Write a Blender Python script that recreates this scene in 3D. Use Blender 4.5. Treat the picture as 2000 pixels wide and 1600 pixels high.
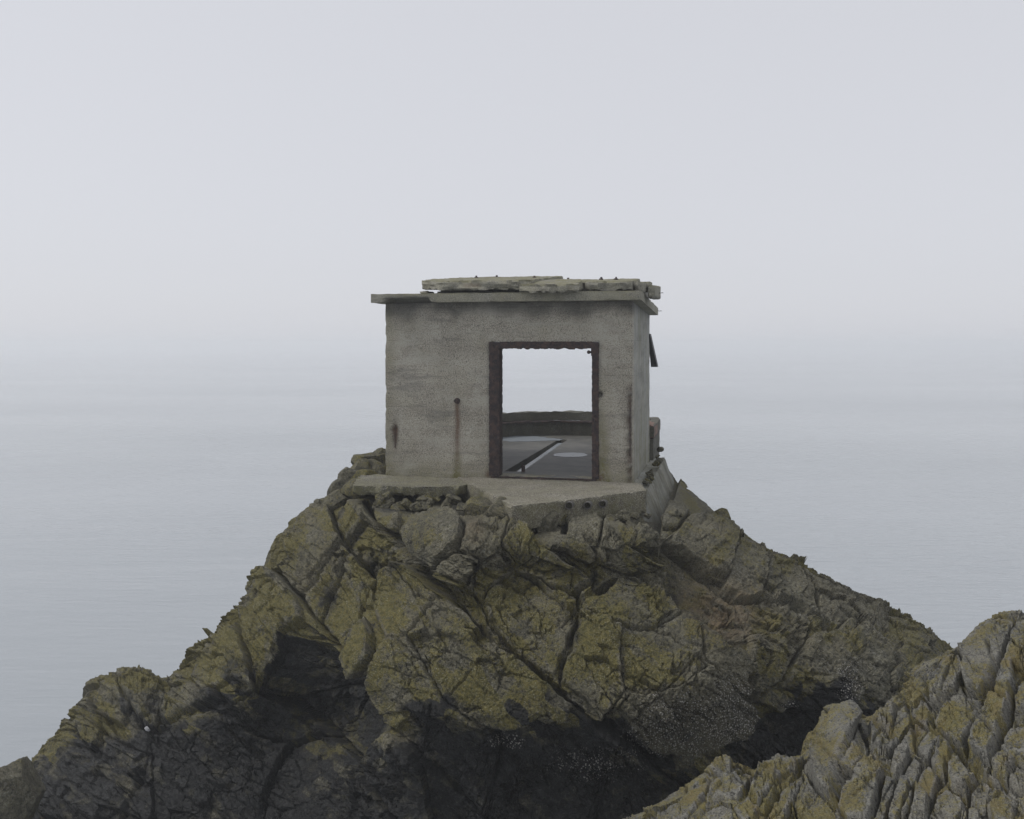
import bpy, bmesh, math, random
import numpy as np
from mathutils import Vector
from mathutils.geometry import tessellate_polygon

for _o in list(bpy.data.objects):
    bpy.data.objects.remove(_o)
scene = bpy.context.scene
COL = scene.collection

# ------------------------------------------------------------------ camera
F = 1800.0            # focal length in photo pixels (photo 2000 x 1600)
HX, HY = 1000.0, 675.0  # principal column, horizon row
EZ = 9.0              # eye height above the sea (sea = z 0)
cam_d = bpy.data.cameras.new('camera')
cam = bpy.data.objects.new('camera', cam_d)
COL.objects.link(cam)
cam.location = (0, 0, EZ)
cam.rotation_euler = (math.radians(90), 0, 0)
cam_d.sensor_width = 36.0
cam_d.sensor_fit = 'HORIZONTAL'
cam_d.lens = F / 2000.0 * 36.0
cam_d.shift_y = -(800.0 - HY) / 2000.0
cam_d.clip_start = 0.05
cam_d.clip_end = 30000.0
scene.camera = cam

# ------------------------------------------------------------------ sky
SUN_EL, SUN_AZ = math.radians(50), math.radians(-84)  # azimuth from +Y towards +X
world = bpy.data.worlds.new('World')
scene.world = world
world.use_nodes = True
wn, wl = world.node_tree.nodes, world.node_tree.links
wn.clear()
w_out = wn.new('ShaderNodeOutputWorld')
w_bg = wn.new('ShaderNodeBackground')
w_sky = wn.new('ShaderNodeTexSky')
w_sky.sky_type = 'NISHITA'
w_sky.sun_disc = False
w_sky.sun_elevation = SUN_EL
w_sky.sun_rotation = SUN_AZ
w_sky.altitude = 0
w_sky.air_density = 1.0
w_sky.dust_density = 1.5
w_sky.ozone_density = 1.0
w_hsv = wn.new('ShaderNodeHueSaturation')      # an overcast, nearly colourless sky
w_hsv.inputs['Saturation'].default_value = 0.30
w_mix = wn.new('ShaderNodeMix')                # an even cloud and fog deck over the clear sky
w_mix.data_type = 'RGBA'
w_mix.inputs[0].default_value = 0.80
w_mix.inputs[7].default_value = (7.30, 7.42, 7.95, 1)
wl.new(w_sky.outputs[0], w_hsv.inputs['Color'])
wl.new(w_hsv.outputs[0], w_mix.inputs[6])
wl.new(w_mix.outputs[2], w_bg.inputs['Color'])
w_bg.inputs['Strength'].default_value = 0.10
wl.new(w_bg.outputs[0], w_out.inputs['Surface'])

# ------------------------------------------------------------------ sun (veiled by fog)
sun_d = bpy.data.lights.new('sun', 'SUN')
sun_d.energy = 1.5
sun_d.angle = math.radians(16)
sun_d.color = (1.0, 0.97, 0.93)
sun = bpy.data.objects.new('sun', sun_d)
COL.objects.link(sun)
sdir = Vector((math.sin(SUN_AZ) * math.cos(SUN_EL), math.cos(SUN_AZ) * math.cos(SUN_EL), math.sin(SUN_EL)))
sun.rotation_euler = (-sdir).to_track_quat('-Z', 'Y').to_euler()
sun.location = (-20, -5, 40)

# ------------------------------------------------------------------ exposure, renderer
vs = scene.view_settings
vs.view_transform = 'Standard'
vs.look = 'None'
vs.gamma = 1.0
vs.use_curve_mapping = False
vs.exposure = 0.0
scene.render.engine = 'CYCLES'
cy = scene.cycles
cy.use_denoising = True
cy.max_bounces = 8
cy.diffuse_bounces = 3
cy.glossy_bounces = 3
cy.transmission_bounces = 2
cy.volume_bounces = 5
cy.use_adaptive_sampling = True
cy.adaptive_threshold = 0.01

# ================================================================== helpers
def at(px, py, D):
    """photo pixel + distance along the view axis -> world point"""
    return Vector(((px - HX) / F * D, D, EZ - (py - HY) / F * D))

def hash2(ix, iy, seed):
    h = (ix.astype(np.int64) * 374761393 + iy.astype(np.int64) * 668265263 + seed * 974634777) & 0xFFFFFFFF
    h = ((h ^ (h >> 13)) * 1274126177) & 0xFFFFFFFF
    h = ((h ^ (h >> 16)) * 2246822519) & 0xFFFFFFFF
    h = h ^ (h >> 15)
    return (h & 0xFFFFFF) / float(0x1000000)

def pnoise(x, y, seed=0):
    ix, iy = np.floor(x), np.floor(y)
    fx, fy = x - ix, y - iy
    sx = fx * fx * fx * (fx * (fx * 6 - 15) + 10)
    sy = fy * fy * fy * (fy * (fy * 6 - 15) + 10)
    def g(dx, dy):
        a = hash2(ix + dx, iy + dy, seed) * (2 * math.pi)
        return np.cos(a) * (fx - dx) + np.sin(a) * (fy - dy)
    n0 = g(0, 0) * (1 - sx) + g(1, 0) * sx
    n1 = g(0, 1) * (1 - sx) + g(1, 1) * sx
    return (n0 * (1 - sy) + n1 * sy) * 1.5

def fbm(x, y, octaves=4, seed=0, gain=0.5):
    v, a, f = 0.0, 1.0, 1.0
    for k in range(octaves):
        v = v + a * pnoise(x * f + 13.7 * k, y * f - 7.3 * k, seed + k * 17)
        a *= gain
        f *= 2.03
    return v

def sstep(e0, e1, x):
    t = np.clip((x - e0) / (e1 - e0), 0, 1)
    return t * t * (3 - 2 * t)

def voronoi(x, y, seed=0, jitter=0.85):
    """returns cell id parts, offset from the cell centre, border distance (F2-F1)"""
    ix, iy = np.floor(x), np.floor(y)
    f1 = np.full(x.shape, 1e9); f2 = np.full(x.shape, 1e9)
    cx = np.zeros(x.shape); cy_ = np.zeros(x.shape); ox = np.zeros(x.shape); oy = np.zeros(x.shape)
    for dx in (-1, 0, 1):
        for dy in (-1, 0, 1):
            jx, jy = ix + dx, iy + dy
            px = jx + 0.5 + (hash2(jx, jy, seed) - 0.5) * jitter
            py = jy + 0.5 + (hash2(jx, jy, seed + 5) - 0.5) * jitter
            ex, ey = x - px, y - py
            d = 0.55 * np.maximum(np.abs(ex), np.abs(ey)) + 0.45 * np.sqrt(ex * ex + ey * ey)
            near = d < f1
            f2 = np.where(near, f1, np.minimum(f2, d))
            cx = np.where(near, jx, cx); cy_ = np.where(near, jy, cy_)
            ox = np.where(near, ex, ox); oy = np.where(near, ey, oy)
            f1 = np.where(near, d, f1)
    return cx, cy_, ox, oy, f2 - f1

def facets(a, b, s1, s2, theta, seed, off, tilt, groove, gw, warp=0.25):
    """jointed rock: oblong cells s1 x s2 px turned by theta; each cell is a plane of one of a few joint directions (heights in px)"""
    c, s = math.cos(theta), math.sin(theta)
    wx = pnoise(a / s1 * 0.9, b / s1 * 0.9, seed + 50) * warp * s1
    wy = pnoise(a / s1 * 0.9, b / s1 * 0.9, seed + 60) * warp * s2
    wz = pnoise(a / s2 * 2.6, b / s2 * 2.6, seed + 51) * s2 * 0.07
    u = ((a * c + b * s) + wx + wz) / s1
    v = ((-a * s + b * c) + wy - wz) / s2
    cx, cy_, ox, oy, e = voronoi(u, v, seed)
    h = (hash2(cx, cy_, seed + 11) - 0.5) * 2 * off
    pick = np.floor(hash2(cx, cy_, seed + 12) * 6)
    jit = hash2(cx, cy_, seed + 13) * 0.5 + 0.75
    tx = np.where(pick == 0, 0.9, np.where(pick == 1, -0.9, np.where(pick == 2, 0.3, np.where(pick == 3, -0.3, 0.1))))
    ty = np.where(pick == 2, 1.0, np.where(pick == 3, -1.0, np.where(pick == 4, 0.55, np.where(pick == 5, -0.5, 0.15))))
    h = h + tilt * jit * (tx * ox * s1 + ty * oy * s2)
    ew = e * s2
    deep = sstep(0.35, 0.95, hash2(cx, cy_, seed + 14))
    h = h - groove * (0.12 + 1.2 * deep) * np.clip(1 - ew / (2.0 * gw), 0, 1)
    return h, cx * 7919 + cy_, e

def seg_dist(A, B, pts):
    """distance of every (a,b) to a polyline, and the run along it 0..1"""
    best = np.full(A.shape, 1e9); run = np.zeros(A.shape)
    pts = np.asarray(pts, float)
    L = np.concatenate([[0], np.cumsum(np.hypot(*(pts[1:] - pts[:-1]).T))])
    for k in range(len(pts) - 1):
        p, q = pts[k], pts[k + 1]
        d = q - p
        l2 = max(d @ d, 1e-9)
        t = np.clip(((A - p[0]) * d[0] + (B - p[1]) * d[1]) / l2, 0, 1)
        dd = np.hypot(A - p[0] - t * d[0], B - p[1] - t * d[1])
        m = dd < best
        best = np.where(m, dd, best)
        run = np.where(m, (L[k] + t * math.sqrt(l2)) / L[-1], run)
    return best, run

def in_poly(A, B, poly):
    ins = np.zeros(A.shape, bool)
    n = len(poly)
    for k in range(n):
        x1, y1 = poly[k]; x2, y2 = poly[(k + 1) % n]
        if y1 == y2:
            continue
        c = ((y1 > B) != (y2 > B)) & (A < (x2 - x1) * (B - y1) / (y2 - y1) + x1)
        ins ^= c
    return ins

class RBF:
    """thin-plate spline through scattered control points"""
    def __init__(self, P, V, reg=0.0):
        self.P = np.asarray(P, float) / 100.0
        V = np.asarray(V, float)
        if V.ndim == 1:
            V = V[:, None]
        n = len(self.P)
        K = self.k(self.P, self.P) + reg * np.eye(n)
        Q = np.hstack([np.ones((n, 1)), self.P])
        M = np.block([[K, Q], [Q.T, np.zeros((3, 3))]])
        self.w = np.linalg.solve(M, np.vstack([V, np.zeros((3, V.shape[1]))]))
    @staticmethod
    def k(A, B):
        d2 = ((A[:, None, :] - B[None, :, :]) ** 2).sum(-1)
        return 0.5 * d2 * np.log(d2 + 1e-12)
    def __call__(self, X):
        X = np.asarray(X, float) / 100.0
        out = np.empty((len(X), self.w.shape[1]))
        for i in range(0, len(X), 20000):
            c = X[i:i + 20000]
            out[i:i + 20000] = np.hstack([self.k(c, self.P), np.ones((len(c), 1)), c]) @ self.w
        return out

def up_cubic(G, axis, k):
    """Catmull-Rom upsampling by k along one axis"""
    G = np.moveaxis(G, axis, 0)
    n = G.shape[0]
    pad = np.concatenate([2 * G[:1] - G[1:2], G, 2 * G[-1:] - G[-2:-1]])
    out = []
    t = np.arange((n - 1) * k + 1)
    i = np.minimum(t // k, n - 2)
    f = ((t - i * k) / k).reshape((-1,) + (1,) * (G.ndim - 1))
    p0, p1, p2, p3 = pad[i], pad[i + 1], pad[i + 2], pad[i + 3]
    r = 0.5 * (2 * p1 + (p2 - p0) * f + (2 * p0 - 5 * p1 + 4 * p2 - p3) * f * f + (3 * p1 - p0 - 3 * p2 + p3) * f ** 3)
    return np.moveaxis(r, 0, axis)

# ------------------------------------------------------------------ object helpers
def tag(o, label=None, cat=None, group=None, kind=None):
    if label: o['label'] = label
    if cat: o['category'] = cat
    if group: o['group'] = group
    if kind: o['kind'] = kind
    return o

def empty(name, loc=(0, 0, 0), rz=0.0):
    o = bpy.data.objects.new(name, None)
    o.empty_display_size = 0.2
    COL.objects.link(o)
    o.location = loc
    o.rotation_euler = (0, 0, rz)
    return o

def mesh_np(name, V, Q, mat, parent=None, smooth=True, attrs=None, sharp=None):
    me = bpy.data.meshes.new(name)
    V = np.ascontiguousarray(V, dtype=np.float32)
    Q = np.ascontiguousarray(Q, dtype=np.int32)
    n, k = Q.shape
    me.vertices.add(len(V)); me.vertices.foreach_set('co', V.ravel())
    me.loops.add(n * k); me.loops.foreach_set('vertex_index', Q.ravel())
    me.polygons.add(n)
    me.polygons.foreach_set('loop_start', np.arange(0, n * k, k, dtype=np.int32))
    me.update(calc_edges=True)
    me.validate()
    if attrs:
        for an, data in attrs.items():
            at_ = me.attributes.new(an, 'FLOAT_COLOR', 'POINT')
            at_.data.foreach_set('color', np.ascontiguousarray(data, dtype=np.float32).ravel())
    if smooth:
        me.polygons.foreach_set('use_smooth', np.ones(n, bool))
        if sharp:
            me.set_sharp_from_angle(angle=math.radians(sharp))
    me.materials.append(mat)
    o = bpy.data.objects.new(name, me)
    COL.objects.link(o)
    o.parent = parent
    return o

def mesh_bm(name, bm, mat, parent=None, smooth=False, sharp=None):
    bmesh.ops.recalc_face_normals(bm, faces=bm.faces)
    me = bpy.data.meshes.new(name)
    bm.to_mesh(me); bm.free()
    if smooth:
        me.polygons.foreach_set('use_smooth', np.ones(len(me.polygons), bool))
        if sharp:
            me.set_sharp_from_angle(angle=math.radians(sharp))
    me.materials.append(mat)
    o = bpy.data.objects.new(name, me)
    COL.objects.link(o)
    o.parent = parent
    return o

# ------------------------------------------------------------------ node helper
class NT:
    def __init__(self, name):
        self.m = bpy.data.materials.new(name)
        self.m.use_nodes = True
        self.t = self.m.node_tree
        self.t.nodes.clear()
        self.out = self.t.nodes.new('ShaderNodeOutputMaterial')
        self.b = self.t.nodes.new('ShaderNodeBsdfPrincipled')
        self.t.links.new(self.b.outputs[0], self.out.inputs['Surface'])
        tc = self.t.nodes.new('ShaderNodeTexCoord')
        self.co = tc.outputs['Object']
    def n(self, typ, **kw):
        x = self.t.nodes.new(typ)
        for k, v in kw.items():
            setattr(x, k, v)
        return x
    def link(self, a, b):
        if hasattr(a, 'is_output') or hasattr(a, 'links'):
            self.t.links.new(a, b)
        else:
            b.default_value = a
    def mapping(self, scale=(1, 1, 1), rot=(0, 0, 0), loc=(0, 0, 0), co=None):
        x = self.n('ShaderNodeMapping')
        x.inputs['Scale'].default_value = scale
        x.inputs['Rotation'].default_value = rot
        x.inputs['Location'].default_value = loc
        self.link(co or self.co, x.inputs['Vector'])
        return x.outputs[0]
    def noise(self, scale, detail=4, rough=0.55, co=None, dist=0.0):
        x = self.n('ShaderNodeTexNoise')
        x.inputs['Scale'].default_value = scale
        x.inputs['Detail'].default_value = detail
        x.inputs['Roughness'].default_value = rough
        x.inputs['Distortion'].default_value = dist
        self.link(co or self.co, x.inputs['Vector'])
        return x.outputs[0]
    def voro(self, scale, feature='F1', co=None, out='Distance', rnd=1.0):
        x = self.n('ShaderNodeTexVoronoi', feature=feature)
        x.inputs['Scale'].default_value = scale
        x.inputs['Randomness'].default_value = rnd
        self.link(co or self.co, x.inputs['Vector'])
        return x.outputs[out]
    def ramp(self, f, a, b, va=0.0, vb=1.0):
        x = self.n('ShaderNodeMapRange', interpolation_type='SMOOTHSTEP')
        self.link(f, x.inputs[0])
        x.inputs[1].default_value = a; x.inputs[2].default_value = b
        x.inputs[3].default_value = va; x.inputs[4].default_value = vb
        return x.outputs[0]
    def math(self, op, a, b=None, c=None):
        x = self.n('ShaderNodeMath', operation=op)
        self.link(a, x.inputs[0])
        if b is not None: self.link(b, x.inputs[1])
        if c is not None: self.link(c, x.inputs[2])
        return x.outputs[0]
    def mix(self, f, a, b, blend='MIX'):
        x = self.n('ShaderNodeMix', data_type='RGBA', blend_type=blend)
        self.link(f, x.inputs[0])
        for v, s in ((a, x.inputs[6]), (b, x.inputs[7])):
            if isinstance(v, tuple):
                s.default_value = v + (1,) if len(v) == 3 else v
            else:
                self.link(v, s)
        return x.outputs[2]
    def attr(self, name):
        x = self.n('ShaderNodeAttribute', attribute_name=name)
        s = self.n('ShaderNodeSeparateColor')
        self.link(x.outputs['Color'], s.inputs[0])
        return s.outputs[0], s.outputs[1], s.outputs[2], x.outputs['Alpha']
    def bump(self, h, strength=0.5, dist=0.02, normal=None):
        x = self.n('ShaderNodeBump')
        x.inputs['Strength'].default_value = strength
        x.inputs['Distance'].default_value = dist
        self.link(h, x.inputs['Height'])
        if normal is not None: self.link(normal, x.inputs['Normal'])
        self.link(x.outputs[0], self.b.inputs['Normal'])
        return x.outputs[0]
    def set(self, color=None, rough=None, spec=None, metal=None):
        if color is not None:
            if isinstance(color, tuple): self.b.inputs['Base Color'].default_value = color + (1,)
            else: self.link(color, self.b.inputs['Base Color'])
        if rough is not None: self.link(rough, self.b.inputs['Roughness'])
        if spec is not None: self.b.inputs['Specular IOR Level'].default_value = spec
        if metal is not None: self.link(metal, self.b.inputs['Metallic'])

# ================================================================== materials
def rock_material(name, grey_a, grey_b, lich_a, lich_b, k=1.0):
    """weathered limestone; the attribute 'zone' holds lichen, dark tone (tidal crust, painted shade, gully patches), barnacles, ochre stain"""
    t = NT(name)
    lich, dark, barn, ochre = t.attr('zone')
    big = t.noise(1.3 * k, 4, 0.6)
    mid = t.noise(7 * k, 5, 0.65)
    fine = t.noise(26 * k, 4, 0.75)
    grain = t.noise(75 * k, 2, 0.6)
    base = t.mix(t.ramp(mid, 0.35, 0.68), grey_a, grey_b)
    base = t.mix(t.ramp(big, 0.35, 0.7, 0.0, 0.45), base, (grey_b[0] * 1.15, grey_b[1] * 1.08, grey_b[2] * 0.95))
    # pale crusts and dark pits
    patchy = t.ramp(t.noise(3.1 * k, 3), 0.38, 0.62, 0.25, 1.0)
    base = t.mix(t.math('MULTIPLY', patchy, t.ramp(fine, 0.53, 0.64, 0.0, 0.60)), base, (0.28, 0.275, 0.24))
    base = t.mix(t.ramp(fine, 0.47, 0.37, 0.0, 0.85), base, (0.028, 0.027, 0.024))
    # lichen, patchy at several sizes
    lm = t.math('ADD', t.math('MULTIPLY', mid, 0.35), t.math('MULTIPLY', fine, 0.65))
    lthr = t.math('SUBTRACT', 0.78, t.math('MULTIPLY', lich, 0.44))
    lmask = t.math('MULTIPLY', t.ramp(t.math('SUBTRACT', lm, lthr), -0.05, 0.10), 0.80)
    lcol = t.mix(t.ramp(t.noise(22 * k, 3), 0.35, 0.65), lich_a, lich_b)
    lcol = t.mix(t.ramp(grain, 0.60, 0.75, 0.0, 0.6), lcol, (0.30, 0.29, 0.22))
    base = t.mix(lmask, base, lcol)
    base = t.mix(t.math('MULTIPLY', patchy, t.ramp(grain, 0.55, 0.66, 0.0, 0.42)), base, (0.32, 0.31, 0.26))
    base = t.mix(t.ramp(grain, 0.45, 0.34, 0.0, 0.55), base, (0.025, 0.025, 0.018))
    # ochre staining
    om = t.math('MULTIPLY', ochre, t.ramp(mid, 0.30, 0.6))
    base = t.mix(om, base, (0.150, 0.112, 0.070))
    # dark tone: tidal crust, shade painted at foot and overhang, gully patches
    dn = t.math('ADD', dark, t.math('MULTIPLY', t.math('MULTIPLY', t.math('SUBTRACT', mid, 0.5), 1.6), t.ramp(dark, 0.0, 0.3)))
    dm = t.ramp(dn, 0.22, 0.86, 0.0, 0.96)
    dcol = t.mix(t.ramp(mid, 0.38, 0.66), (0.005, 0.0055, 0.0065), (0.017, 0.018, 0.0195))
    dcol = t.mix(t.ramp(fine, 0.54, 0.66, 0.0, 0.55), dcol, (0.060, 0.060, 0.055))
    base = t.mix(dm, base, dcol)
    # barnacles: small pale dots
    bv = t.voro(38 * k)
    bm_ = t.math('MULTIPLY', t.ramp(bv, 0.42, 0.22), t.ramp(t.math('ADD', barn, t.math('MULTIPLY', t.math('SUBTRACT', mid, 0.5), 1.2)), 0.35, 0.65))
    base = t.mix(t.math('MULTIPLY', bm_, 0.9), base, (0.46, 0.44, 0.40))
    rough = t.math('SUBTRACT', 0.92, t.math('MULTIPLY', dm, 0.28))
    t.set(base, rough, 0.25)
    h = t.math('ADD', t.math('MULTIPLY', mid, 0.5), t.math('MULTIPLY', fine, 0.35))
    h = t.math('ADD', h, t.math('MULTIPLY', grain, 0.16))
    h = t.math('ADD', h, t.math('MULTIPLY', bm_, 0.25))
    t.bump(h, 1.0, 0.06 / k)
    return t.m

M_ROCK = rock_material('crag_rock', (0.072, 0.068, 0.049), (0.145, 0.136, 0.094),
                       (0.144, 0.121, 0.028), (0.086, 0.079, 0.022))
M_NEAR = rock_material('near_rock', (0.108, 0.107, 0.097), (0.215, 0.212, 0.192),
                       (0.175, 0.140, 0.022), (0.112, 0.100, 0.024), k=1.6)

def concrete(name, ca, cb, agg=1.0, lines=0.0, streak=0.0, wet=0.0, bump=0.8):
    """'stain' attribute: rust, dark, moss, pale"""
    t = NT(name)
    rust, dark, moss, pale = t.attr('stain')
    big = t.noise(1.7, 4, 0.6)
    mid = t.noise(5.0, 5, 0.65)
    fine = t.noise(26, 4, 0.75)
    grain = t.noise(70, 2, 0.6)
    c = t.mix(t.ramp(t.math('ADD', t.math('MULTIPLY', big, 0.6), t.math('MULTIPLY', mid, 0.4)), 0.38, 0.62), ca, cb)
    c = t.mix(t.ramp(fine, 0.53, 0.64, 0.0, 0.40 * agg), c, (0.42, 0.41, 0.36))
    c = t.mix(t.ramp(fine, 0.47, 0.36, 0.0, 0.55 * agg), c, (0.08, 0.078, 0.07))
    c = t.mix(t.ramp(grain, 0.54, 0.64, 0.0, 0.55 * agg), c, (0.50, 0.48, 0.42))
    c = t.mix(t.ramp(grain, 0.46, 0.36, 0.0, 0.65 * agg), c, (0.06, 0.058, 0.052))
    h = t.math('ADD', t.math('MULTIPLY', fine, 0.6), t.math('MULTIPLY', grain, 0.3))
    if lines:
        bnd = t.noise(1.0, 4, 0.6, co=t.mapping((0.8, 0.8, 5.0)))
        c = t.mix(t.ramp(bnd, 0.50, 0.66, 0.0, 0.45), c, (0.40, 0.385, 0.335))
        c = t.mix(t.ramp(bnd, 0.48, 0.34, 0.0, 0.5), c, (0.135, 0.132, 0.12))
        # faint shutter-board joints
        w = t.n('ShaderNodeTexWave', wave_type='BANDS', bands_direction='Z', wave_profile='SAW')
        w.inputs['Scale'].default_value = 0.62
        w.inputs['Distortion'].default_value = 0.25
        w.inputs['Detail'].default_value = 2
        w.inputs['Detail Scale'].default_value = 1.5
        t.link(t.co, w.inputs['Vector'])
        lm = t.math('MULTIPLY', t.ramp(w.outputs['Fac'], 0.965, 0.995), t.ramp(t.noise(2.2, 2), 0.45, 0.6))
        c = t.mix(t.math('MULTIPLY', lm, lines), c, (0.09, 0.088, 0.08))
        h = t.math('SUBTRACT', h, t.math('MULTIPLY', lm, 0.4))
    if streak:
        sm = t.noise(1.0, 5, 0.7, co=t.mapping((9, 9, 0.55)))
        c = t.mix(t.ramp(sm, 0.45, 0.70, 0.0, streak), c, (0.30, 0.325, 0.33))
        c = t.mix(t.ramp(sm, 0.50, 0.32, 0.0, streak), c, (0.12, 0.11, 0.075))
    mm = t.math('MULTIPLY', moss, t.ramp(t.math('ADD', t.math('MULTIPLY', mid, 0.5), t.math('MULTIPLY', fine, 0.5)), 0.36, 0.58))
    c = t.mix(mm, c, (0.135, 0.125, 0.045))
    c = t.mix(t.math('MULTIPLY', pale, t.ramp(mid, 0.40, 0.62)), c, (0.40, 0.39, 0.34))
    c = t.mix(t.math('MULTIPLY', dark, t.ramp(mid, 0.20, 0.55, 0.35, 1.0)), c, (0.050, 0.050, 0.050))
    c = t.mix(t.math('MULTIPLY', rust, t.ramp(fine, 0.30, 0.6, 0.55, 1.0)), c, (0.105, 0.058, 0.034))
    t.set(c, 0.9 - wet, 0.3)
    t.bump(h, bump, 0.012)
    return t.m

M_WALL = concrete('wall_concrete', (0.275, 0.252, 0.204), (0.395, 0.367, 0.302), 1.15, lines=0.45)
M_SIDE = concrete('side_concrete', (0.255, 0.250, 0.212), (0.335, 0.332, 0.300), 0.55, lines=0.3, streak=0.8)
M_ROOF = concrete('roof_concrete', (0.225, 0.215, 0.175), (0.315, 0.305, 0.255), 0.8)
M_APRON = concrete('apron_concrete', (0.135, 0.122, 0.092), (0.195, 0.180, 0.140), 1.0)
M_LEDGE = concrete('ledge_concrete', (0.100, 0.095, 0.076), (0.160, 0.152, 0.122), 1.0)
M_FLOOR = concrete('floor_concrete', (0.055, 0.055, 0.054), (0.105, 0.102, 0.094), 0.12, wet=0.3, bump=0.02)
M_PARAPET = concrete('parapet_concrete', (0.085, 0.082, 0.070), (0.150, 0.145, 0.120), 0.7)

def rust_material():
    t = NT('rusted_steel')
    a = t.noise(14, 5, 0.7); b = t.noise(60, 3, 0.6)
    c = t.mix(t.ramp(a, 0.4, 0.62), (0.030, 0.025, 0.028), (0.070, 0.047, 0.040))
    c = t.mix(t.ramp(b, 0.55, 0.68, 0, 0.6), c, (0.125, 0.074, 0.052))
    t.set(c, 0.8, 0.3)
    t.bump(t.math('ADD', a, t.math('MULTIPLY', b, 0.5)), 0.8, 0.01)
    return t.m
M_RUST = rust_material()

def plain(name, col, rough=0.7, spec=0.4, n=20):
    t = NT(name)
    a = t.noise(n, 4, 0.6)
    c = t.mix(t.ramp(a, 0.35, 0.65), tuple(x * 0.7 for x in col), tuple(min(1, x * 1.2) for x in col))
    t.set(c, rough, spec)
    t.bump(a, 0.4, 0.006)
    return t.m
M_STEEL_DARK = plain('dark_steel', (0.018, 0.020, 0.024), 0.6)
M_BRICK = plain('red_coping', (0.19, 0.115, 0.085), 0.85)
M_CLAY = plain('pipe_clay', (0.10, 0.095, 0.085), 0.8)

def puddle_material():
    t = NT('standing_water')
    t.set((0.26, 0.285, 0.305), 0.25, 0.5)
    t.b.inputs['IOR'].default_value = 1.33
    t.bump(t.noise(18, 2), 0.03, 0.01)
    return t.m
M_PUDDLE = puddle_material()

def sea_material():
    t = NT('grey_sea')
    co = t.mapping((0.10, 0.55, 1.0))
    a = t.noise(1.0, 3, 0.55, co=co)
    b = t.noise(1.0, 3, 0.6, co=t.mapping((0.9, 3.2, 1.0)))
    patch = t.noise(0.012, 3, 0.5)
    c = t.mix(t.ramp(patch, 0.35, 0.65), (0.310, 0.335, 0.355), (0.355, 0.380, 0.398))
    t.set(c, 0.14, 0.5)
    t.b.inputs['IOR'].default_value = 1.33
    h = t.math('ADD', t.math('MULTIPLY', a, 0.7), t.math('MULTIPLY', b, 0.3))
    h = t.math('MULTIPLY', h, t.ramp(t.noise(1.0, 3, 0.5, co=t.mapping((0.006, 0.02, 1.0))), 0.36, 0.66, 0.35, 1.5))
    t.bump(h, 0.7, 0.22)
    return t.m
M_SEA = sea_material()

# ================================================================== sea and haze
def build_sea():
    R = 7000.0
    xs = np.concatenate([-np.geomspace(R, 60, 26), np.linspace(-50, 50, 41), np.geomspace(60, R, 26)])
    ys = np.concatenate([[-3000, -600, -150, -40], np.linspace(-20, 90, 45), np.geomspace(95, R, 40)])
    X, Y = np.meshgrid(xs, ys)
    near = 1 - sstep(40, 140, np.hypot(X, Y - 20))
    Z = near * 0.05 * fbm(X / 9, Y / 5, 3, 301)
    V = np.stack([X, Y, Z], -1).reshape(-1, 3)
    ny, nx = X.shape
    i = np.arange(ny * nx).reshape(ny, nx)
    Q = np.stack([i[:-1, :-1], i[:-1, 1:], i[1:, 1:], i[1:, :-1]], -1).reshape(-1, 4)
    o = mesh_np('sea', V, Q, M_SEA)
    tag(o, 'calm grey sea fading into fog', 'sea', kind='structure')
build_sea()

def build_haze():
    bm = bmesh.new()
    bmesh.ops.create_cube(bm, size=1.0)
    z0, z1 = -1.0, EZ + 4.0
    for v in bm.verts:
        v.co = (v.co.x * 15000, v.co.y * 12000 + 2500, z0 if v.co.z < 0 else z1)
    m = bpy.data.materials.new('sea_fog')
    m.use_nodes = True
    nt = m.node_tree
    nt.nodes.clear()
    o_ = nt.nodes.new('ShaderNodeOutputMaterial')
    p = nt.nodes.new('ShaderNodeVolumePrincipled')
    p.inputs['Color'].default_value = (0.97, 0.985, 1.0, 1)
    p.inputs['Density'].default_value = 0.0022
    p.inputs['Anisotropy'].default_value = 0.2
    nt.links.new(p.outputs[0], o_.inputs['Volume'])
    o = mesh_bm('haze', bm, m)
    tag(o, 'pale sea fog lying over the water', 'fog', kind='stuff')
build_haze()

# the building's frame (the summit is levelled for it)
BANG = math.radians(-13.0)
UX, VX = Vector((math.cos(BANG), math.sin(BANG), 0)), Vector((-math.sin(BANG), math.cos(BANG), 0))
FLOOR_REL = -1.95                       # floor height relative to the eye
BW, BL, BH, WT = 3.79, 3.2, 2.60, 0.30  # wall width, length, height, thickness
CR = Vector((1.743, 13.35, 0))
C0 = CR - UX * BW
BASE = Vector((C0.x, C0.y, EZ + FLOOR_REL))


# ================================================================== rock masses
TH = math.radians(38)      # bedding runs down to the right at about this angle

def grid_domain(a0, a1, b0, b1, step):
    nx = int(round((a1 - a0) / step)) + 1
    ny = int(round((b1 - b0) / step)) + 1
    return np.meshgrid(a0 + np.arange(nx) * step, b0 + np.arange(ny) * step)

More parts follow.
